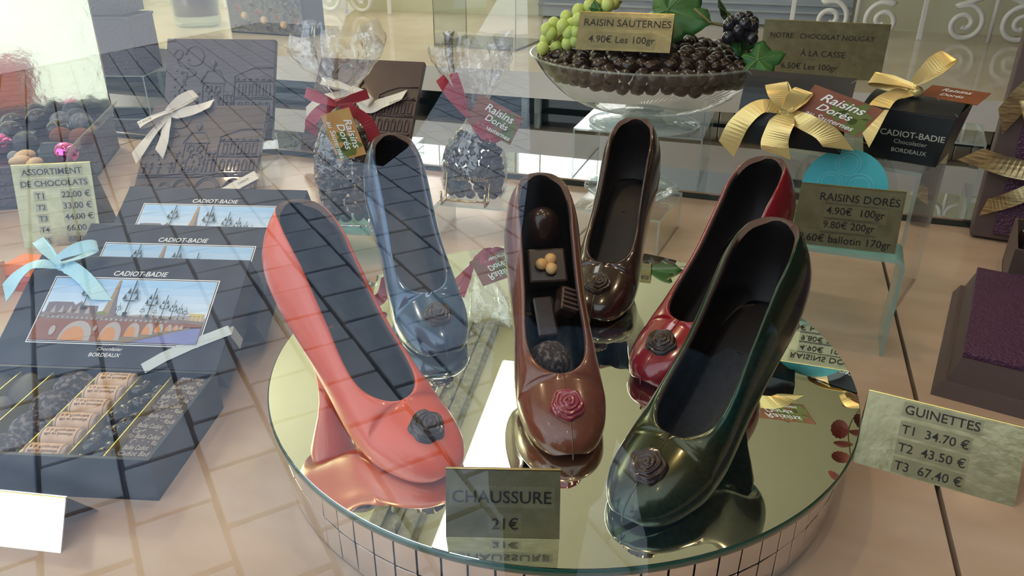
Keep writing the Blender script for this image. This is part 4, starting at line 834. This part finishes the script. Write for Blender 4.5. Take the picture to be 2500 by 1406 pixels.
# small orange and pink boxes under clear cones
for i, (x, y, cm_, rz) in enumerate(((-.838, .615, mat('orange_card', (.85, .20, .05), .5), 10), (-.885, .585, mat('pink_card', (.90, .12, .33), .5), -5))):
    t = thing('small_sweet_box', ['small orange sweet box in front of the gold assortment card', 'small pink sweet box at the left edge of the window'][i], 'box', (x, y, 0), R(rz)); s_ = .020
    MB().box((0, 0, .010), (.046, .036, .020)).build('base', mat('red_orange_card', (.55, .09, .05), .5), t, bevel=.001)
    MB().frustum([(-.023, -.018), (.023, -.018), (.023, .018), (-.023, .018)], [(-.020, -.016), (.020, -.016), (.020, .016), (-.020, .016)], .0205, .036).build('lid', cm_, t, bevel=.001)
    MB().frustum([(.024, -.019), (.030, -.019), (.030, .019), (.024, .019)], [(.021, -.017), (.024, -.017), (.024, .017), (.021, .017)], 0, .038).build('side_clip', M_almond, t)

t = thing('orange_gift_box', 'tall orange gift box with a red lid, mirrored in the gold foil lid', 'box', (-1.270, .600, 0), R(30))
MB().box((0, 0, .07), (.15, .10, .14)).build('body', mat('orange_card'), t, bevel=.002); MB().box((0, 0, .160), (.156, .106, .040)).build('lid', mat('vermilion_card', (.70, .06, .04), .45), t, bevel=.002)
# ------------------------------------------------------------------ things on and before the back shelf
t = thing('lizard_box', 'lower dark lizard-patterned box of the stack behind the gold lid', 'box', (-1.560, 1.525, .066), R(18), 'stacked lizard-patterned boxes')
MB().box((0, 0, .0675), (.165, .13, .135)).build('body', M_mauve, t, bevel=.002)
MB().box((0, 0, .132), (.169, .134, .006)).build('lid_rim', M_mauve, t, bevel=.001)
t = thing('lizard_box', 'upper dark lizard-patterned box of the stack behind the gold lid', 'box', (-1.600, 1.545, .2012), R(20), 'stacked lizard-patterned boxes')
MB().box((0, 0, .05), (.165, .13, .10)).build('body', M_mauve, t, bevel=.002)
MB().box((0, 0, .102), (.169, .134, .006)).build('lid_rim', M_mauve, t, bevel=.001)
cuboid_stand('clear acrylic riser under the stacked lizard-patterned boxes', (-1.560, 1.525, .012), 18, (.18, .13, .054))
t = thing('candle_glass', 'thick clear tumbler of dark red wax on the back shelf', 'glass', (-1.737, 2.05, .105))
MB().lathe([(0, .004), (.060, .002), (.070, .010), (.074, .16), (.071, .16), (.067, .03), (0, .028)], 40).build('tumbler', M_foot, t, smooth=True)
MB().lathe([(0, .030), (.066, .032), (.069, .12), (0, .12)], 40).build('wax', mat('red_wax', (.16, .02, .025), .3), t, smooth=True)
t = thing('film_wrapped_box', 'dark box of chocolates behind a clear film front on the back shelf', 'box', (-1.405, 1.99, .105), R(-4))
MB().box((0, 0, .10), (.27, .09, .20)).build('body', M_navy, t, bevel=.001)
MB().box((0, -.052, .10), (.262, .002, .19)).build('film_front', M_cello, t)
for k in range(14): link('sweet', MB().ellipsoid((0, 0, 0), (.012, .008, .011), 7, 10).mesh('sweet', [M_dark, M_cocoa, M_almond, M_raisin2][k % 4], True), t, (-.11 + .017 * k, -.046, .02 + .07 * ((k * 5) % 7) / 7))
t = thing('clear_display_case', 'empty clear display case on the back shelf left of the grapes', 'display case', (-.745, 2.00, .105), R(-3))
for c_, d_, ax_ in (((-.115, 0, .15), (.004, .2, .30), 0), ((.115, 0, .15), (.004, .2, .30), 0), ((0, -.1, .15), (.23, .004, .30), 1), ((0, 0, .002), (.23, .2, .004), 2)): MB().box(c_, d_, 0, mside=1, axis=ax_).build('panel', [M_acrylic, mat('case_edge', (.55, .50, .38), .3)], t)
# white wrought-iron grilles
def spiral(c, r0, turns, a0, sgn, n=44): return [(c[0] + (r0 * (1 - .86 * k / n)) * math.cos(a0 + sgn * turns * 2 * PI * k / n), 0, c[1] + (r0 * (1 - .86 * k / n)) * math.sin(a0 + sgn * turns * 2 * PI * k / n)) for k in range(n + 1)]
def grille(label, c, W, nmod):
    t = thing('iron_grille', label, 'grille', c, 0, 'white scrolled iron grilles'); dx = W / nmod; rr = .0072
    for k in range(nmod + 1): MB().box((k * dx, 0, .17), (.013, .010, .34)).build('bar', M_ironwhite, t, bevel=.002)
    for k in range(nmod):
        for s in (-1, 1):
            cx = k * dx + dx / 2 + s * dx * .20
            for z0, sg in ((.046, 1), (.205, 1)):
                pts = spiral((cx, z0), .054, 1.75, R(90) - s * R(60), s); lead = [(k * dx + dx / 2 + s * .004, 0, z0 + .105), (k * dx + dx / 2 + s * dx * .06, 0, z0 + .075)]
                MB().tube([tuple(p) for p in smoothpath(lead + pts[2::3], 70)], rr, 7).build('scroll', M_ironwhite, t, smooth=True)
        MB().tube([(k * dx + dx / 2, 0, 0), (k * dx + dx / 2, 0, .34)], .0055, 8).build('rod', M_ironwhite, t, smooth=True)
    for z in (.335,): MB().box((W / 2, 0, z), (W, .012, .012)).build('rail', M_ironwhite, t, bevel=.002)
    return t
grille('white scrolled iron grille at the right end of the back shelf', (.022, 2.44, .105), 1.02, 3)
grille('white scrolled iron grille at the left part of the back shelf', (-1.98, 2.50, .105), .68, 2)
# red-leaved sprigs hung from the ceiling, seen in the mirror
rl = leaf_mesh('leaf', .030, M_redleaf, 1, .3); gl = leaf_mesh('leaf', .034, M_leaf, 1, .3)
for i, (x, y, z, L_) in enumerate(((.34, 1.95, 1.10, .40), (.50, 1.70, 1.12, .45), (.235, 2.37, .335, .16))):
    t = thing('red_leaf_sprig', ['sprig of round red leaves hanging near the back wall', 'longer sprig of red leaves with a green leaf hanging near the right wall', 'short sprig of red leaves tied to the white grille'][i], 'sprig', (x, y, z), 0, 'red leaf sprigs')
    P = smoothpath([(0, 0, .13 if i < 2 else .02), (.02, -.02, .02), (-.01 if i < 2 else .03, -.04, -L_ * .3), (.02 if i < 2 else .01, -.05, -L_ * .6)], 24)
    MB().tube(P, .0018, 6).build('stem', M_stem, t, smooth=True)
    for k in range(2, 25, 2 if i < 2 else 4):
        p = P[k]; o = link('leaf', gl if (i == 1 and k in (10, 18)) else rl, t, p + Vector((.022 * (1 if k % 4 else -1), .012 * math.sin(k), 0)), (rng.uniform(-1, 1), rng.uniform(-1, 1), rng.uniform(0, 6)))

# ------------------------------------------------------------------ the person taking the picture, mirrored in the pane
def skinned(name, parent, joints, edges, m, root=0):
    me = bpy.data.meshes.new(name); me.from_pydata([j[:3] for j in joints], edges, []); me.materials.append(m)
    o = link(name, me, parent); sk = o.modifiers.new('skin', 'SKIN'); sk.use_smooth_shade = True
    for i, j in enumerate(joints):
        me.skin_vertices[0].data[i].radius = (j[3], j[4] if len(j) > 4 else j[3]); me.skin_vertices[0].data[i].use_root = (i == root)
    ss = o.modifiers.new('sub', 'SUBSURF'); ss.levels = 1; ss.render_levels = 1
    return o
M_cloth = mat('dark_clothing', (.020, .020, .024), .85); M_skin = mat('skin', (.50, .30, .22), .5); M_hair = mat('dark_hair', (.03, .02, .015), .5)
PX, PY = -.12, -.42
t = thing('person', 'person in a dark top and blue shorts holding up a phone in the street', 'person', (PX, PY, ZP))
J = [(0, 0, .92, .15, .11), (0, 0, 1.12, .135, .10), (0, .01, 1.30, .165, .11), (0, 0, 1.42, .11, .08), (0, .01, 1.49, .055, .055),
     (.18, 0, 1.38, .062), (.27, .10, 1.14, .050), (.05, .30, 1.30, .036), (-.18, 0, 1.38, .062), (-.30, .10, 1.14, .050), (-.15, .30, 1.30, .036),
     (.095, 0, .86, .088), (.11, .02, .48, .060), (.12, 0, .10, .042), (.12, .09, .045, .036), (.125, .16, .04, .030), (-.095, 0, .86, .088), (-.11, .02, .48, .060), (-.12, 0, .10, .042), (-.12, .09, .045, .036), (-.125, .16, .04, .030)]
E_ = [(0, 1), (1, 2), (2, 3), (3, 4), (3, 5), (5, 6), (6, 7), (3, 8), (8, 9), (9, 10), (0, 11), (11, 12), (12, 13), (13, 14), (14, 15), (0, 16), (16, 17), (17, 18), (18, 19), (19, 20)]
skinned('body', t, J, E_, M_cloth)
skinned('shorts', t, [(0, 0, 1.00, .160, .122), (0, 0, .90, .170, .132), (.100, 0, .84, .104), (.112, .012, .58, .092), (-.100, 0, .84, .104), (-.112, .012, .58, .092)], [(0, 1), (1, 2), (2, 3), (1, 4), (4, 5)], mat('blue_mesh_cloth', (.13, .24, .40), .8, col2=(.06, .11, .19), nscale=160))
for s in (0, -.20):
    sg = -1 if s == 0 else 1; jj = [(.05 + s, .30, 1.30, .022, .016), (.045 + s, .335, 1.335, .030, .014), (.04 + s, .36, 1.365, .028, .012)]; ee = [(0, 1), (1, 2)]
    for f in range(4): b_ = len(jj); x_ = .04 + s + (f - 1.5) * .017; jj += [(x_, .375, 1.385, .0088), (x_ + sg * .012, .385, 1.405 - .004 * abs(f - 1.5), .0082), (x_ + sg * .026, .378, 1.412 - .005 * abs(f - 1.5), .0075)]; ee += [(2, b_), (b_, b_ + 1), (b_ + 1, b_ + 2)]
    b_ = len(jj); jj += [(.045 + s + sg * .034, .345, 1.345, .010), (.045 + s + sg * .046, .350, 1.372, .009)]; ee += [(1, b_), (b_, b_ + 1)]
    skinned('hand', t, jj, ee, M_skin)
hd = MB().ellipsoid((0, .02, 1.615), (.075, .095, .115), 18, 24).ellipsoid((0, .112, 1.605), (.013, .018, .022), 8, 10)
for s in (-1, 1): hd.ellipsoid((s * .075, .015, 1.605), (.010, .018, .028), 8, 10); hd.ellipsoid((s * .032, .100, 1.628), (.012, .008, .007), 8, 10)
hd.ellipsoid((0, .104, 1.556), (.022, .008, .006), 8, 10); hd.build('head', M_skin, t, smooth=True)
MB().ellipsoid((0, -.004, 1.650), (.084, .098, .100), 16, 20).build('hair', M_hair, t, smooth=True)
t = thing('phone', 'black phone held up by the person in the street', 'phone', (0, -.055, .400)); MB().box((0, 0, 0), (.150, .008, .074)).build('case', M_ink, t, bevel=.003); MB().lathe([(0, 0), (.006, 0), (.006, .002), (0, .002)], 20).build('lens', M_edge, t, loc=(0, .0045, .016), rot=(R(-90), 0, 0))
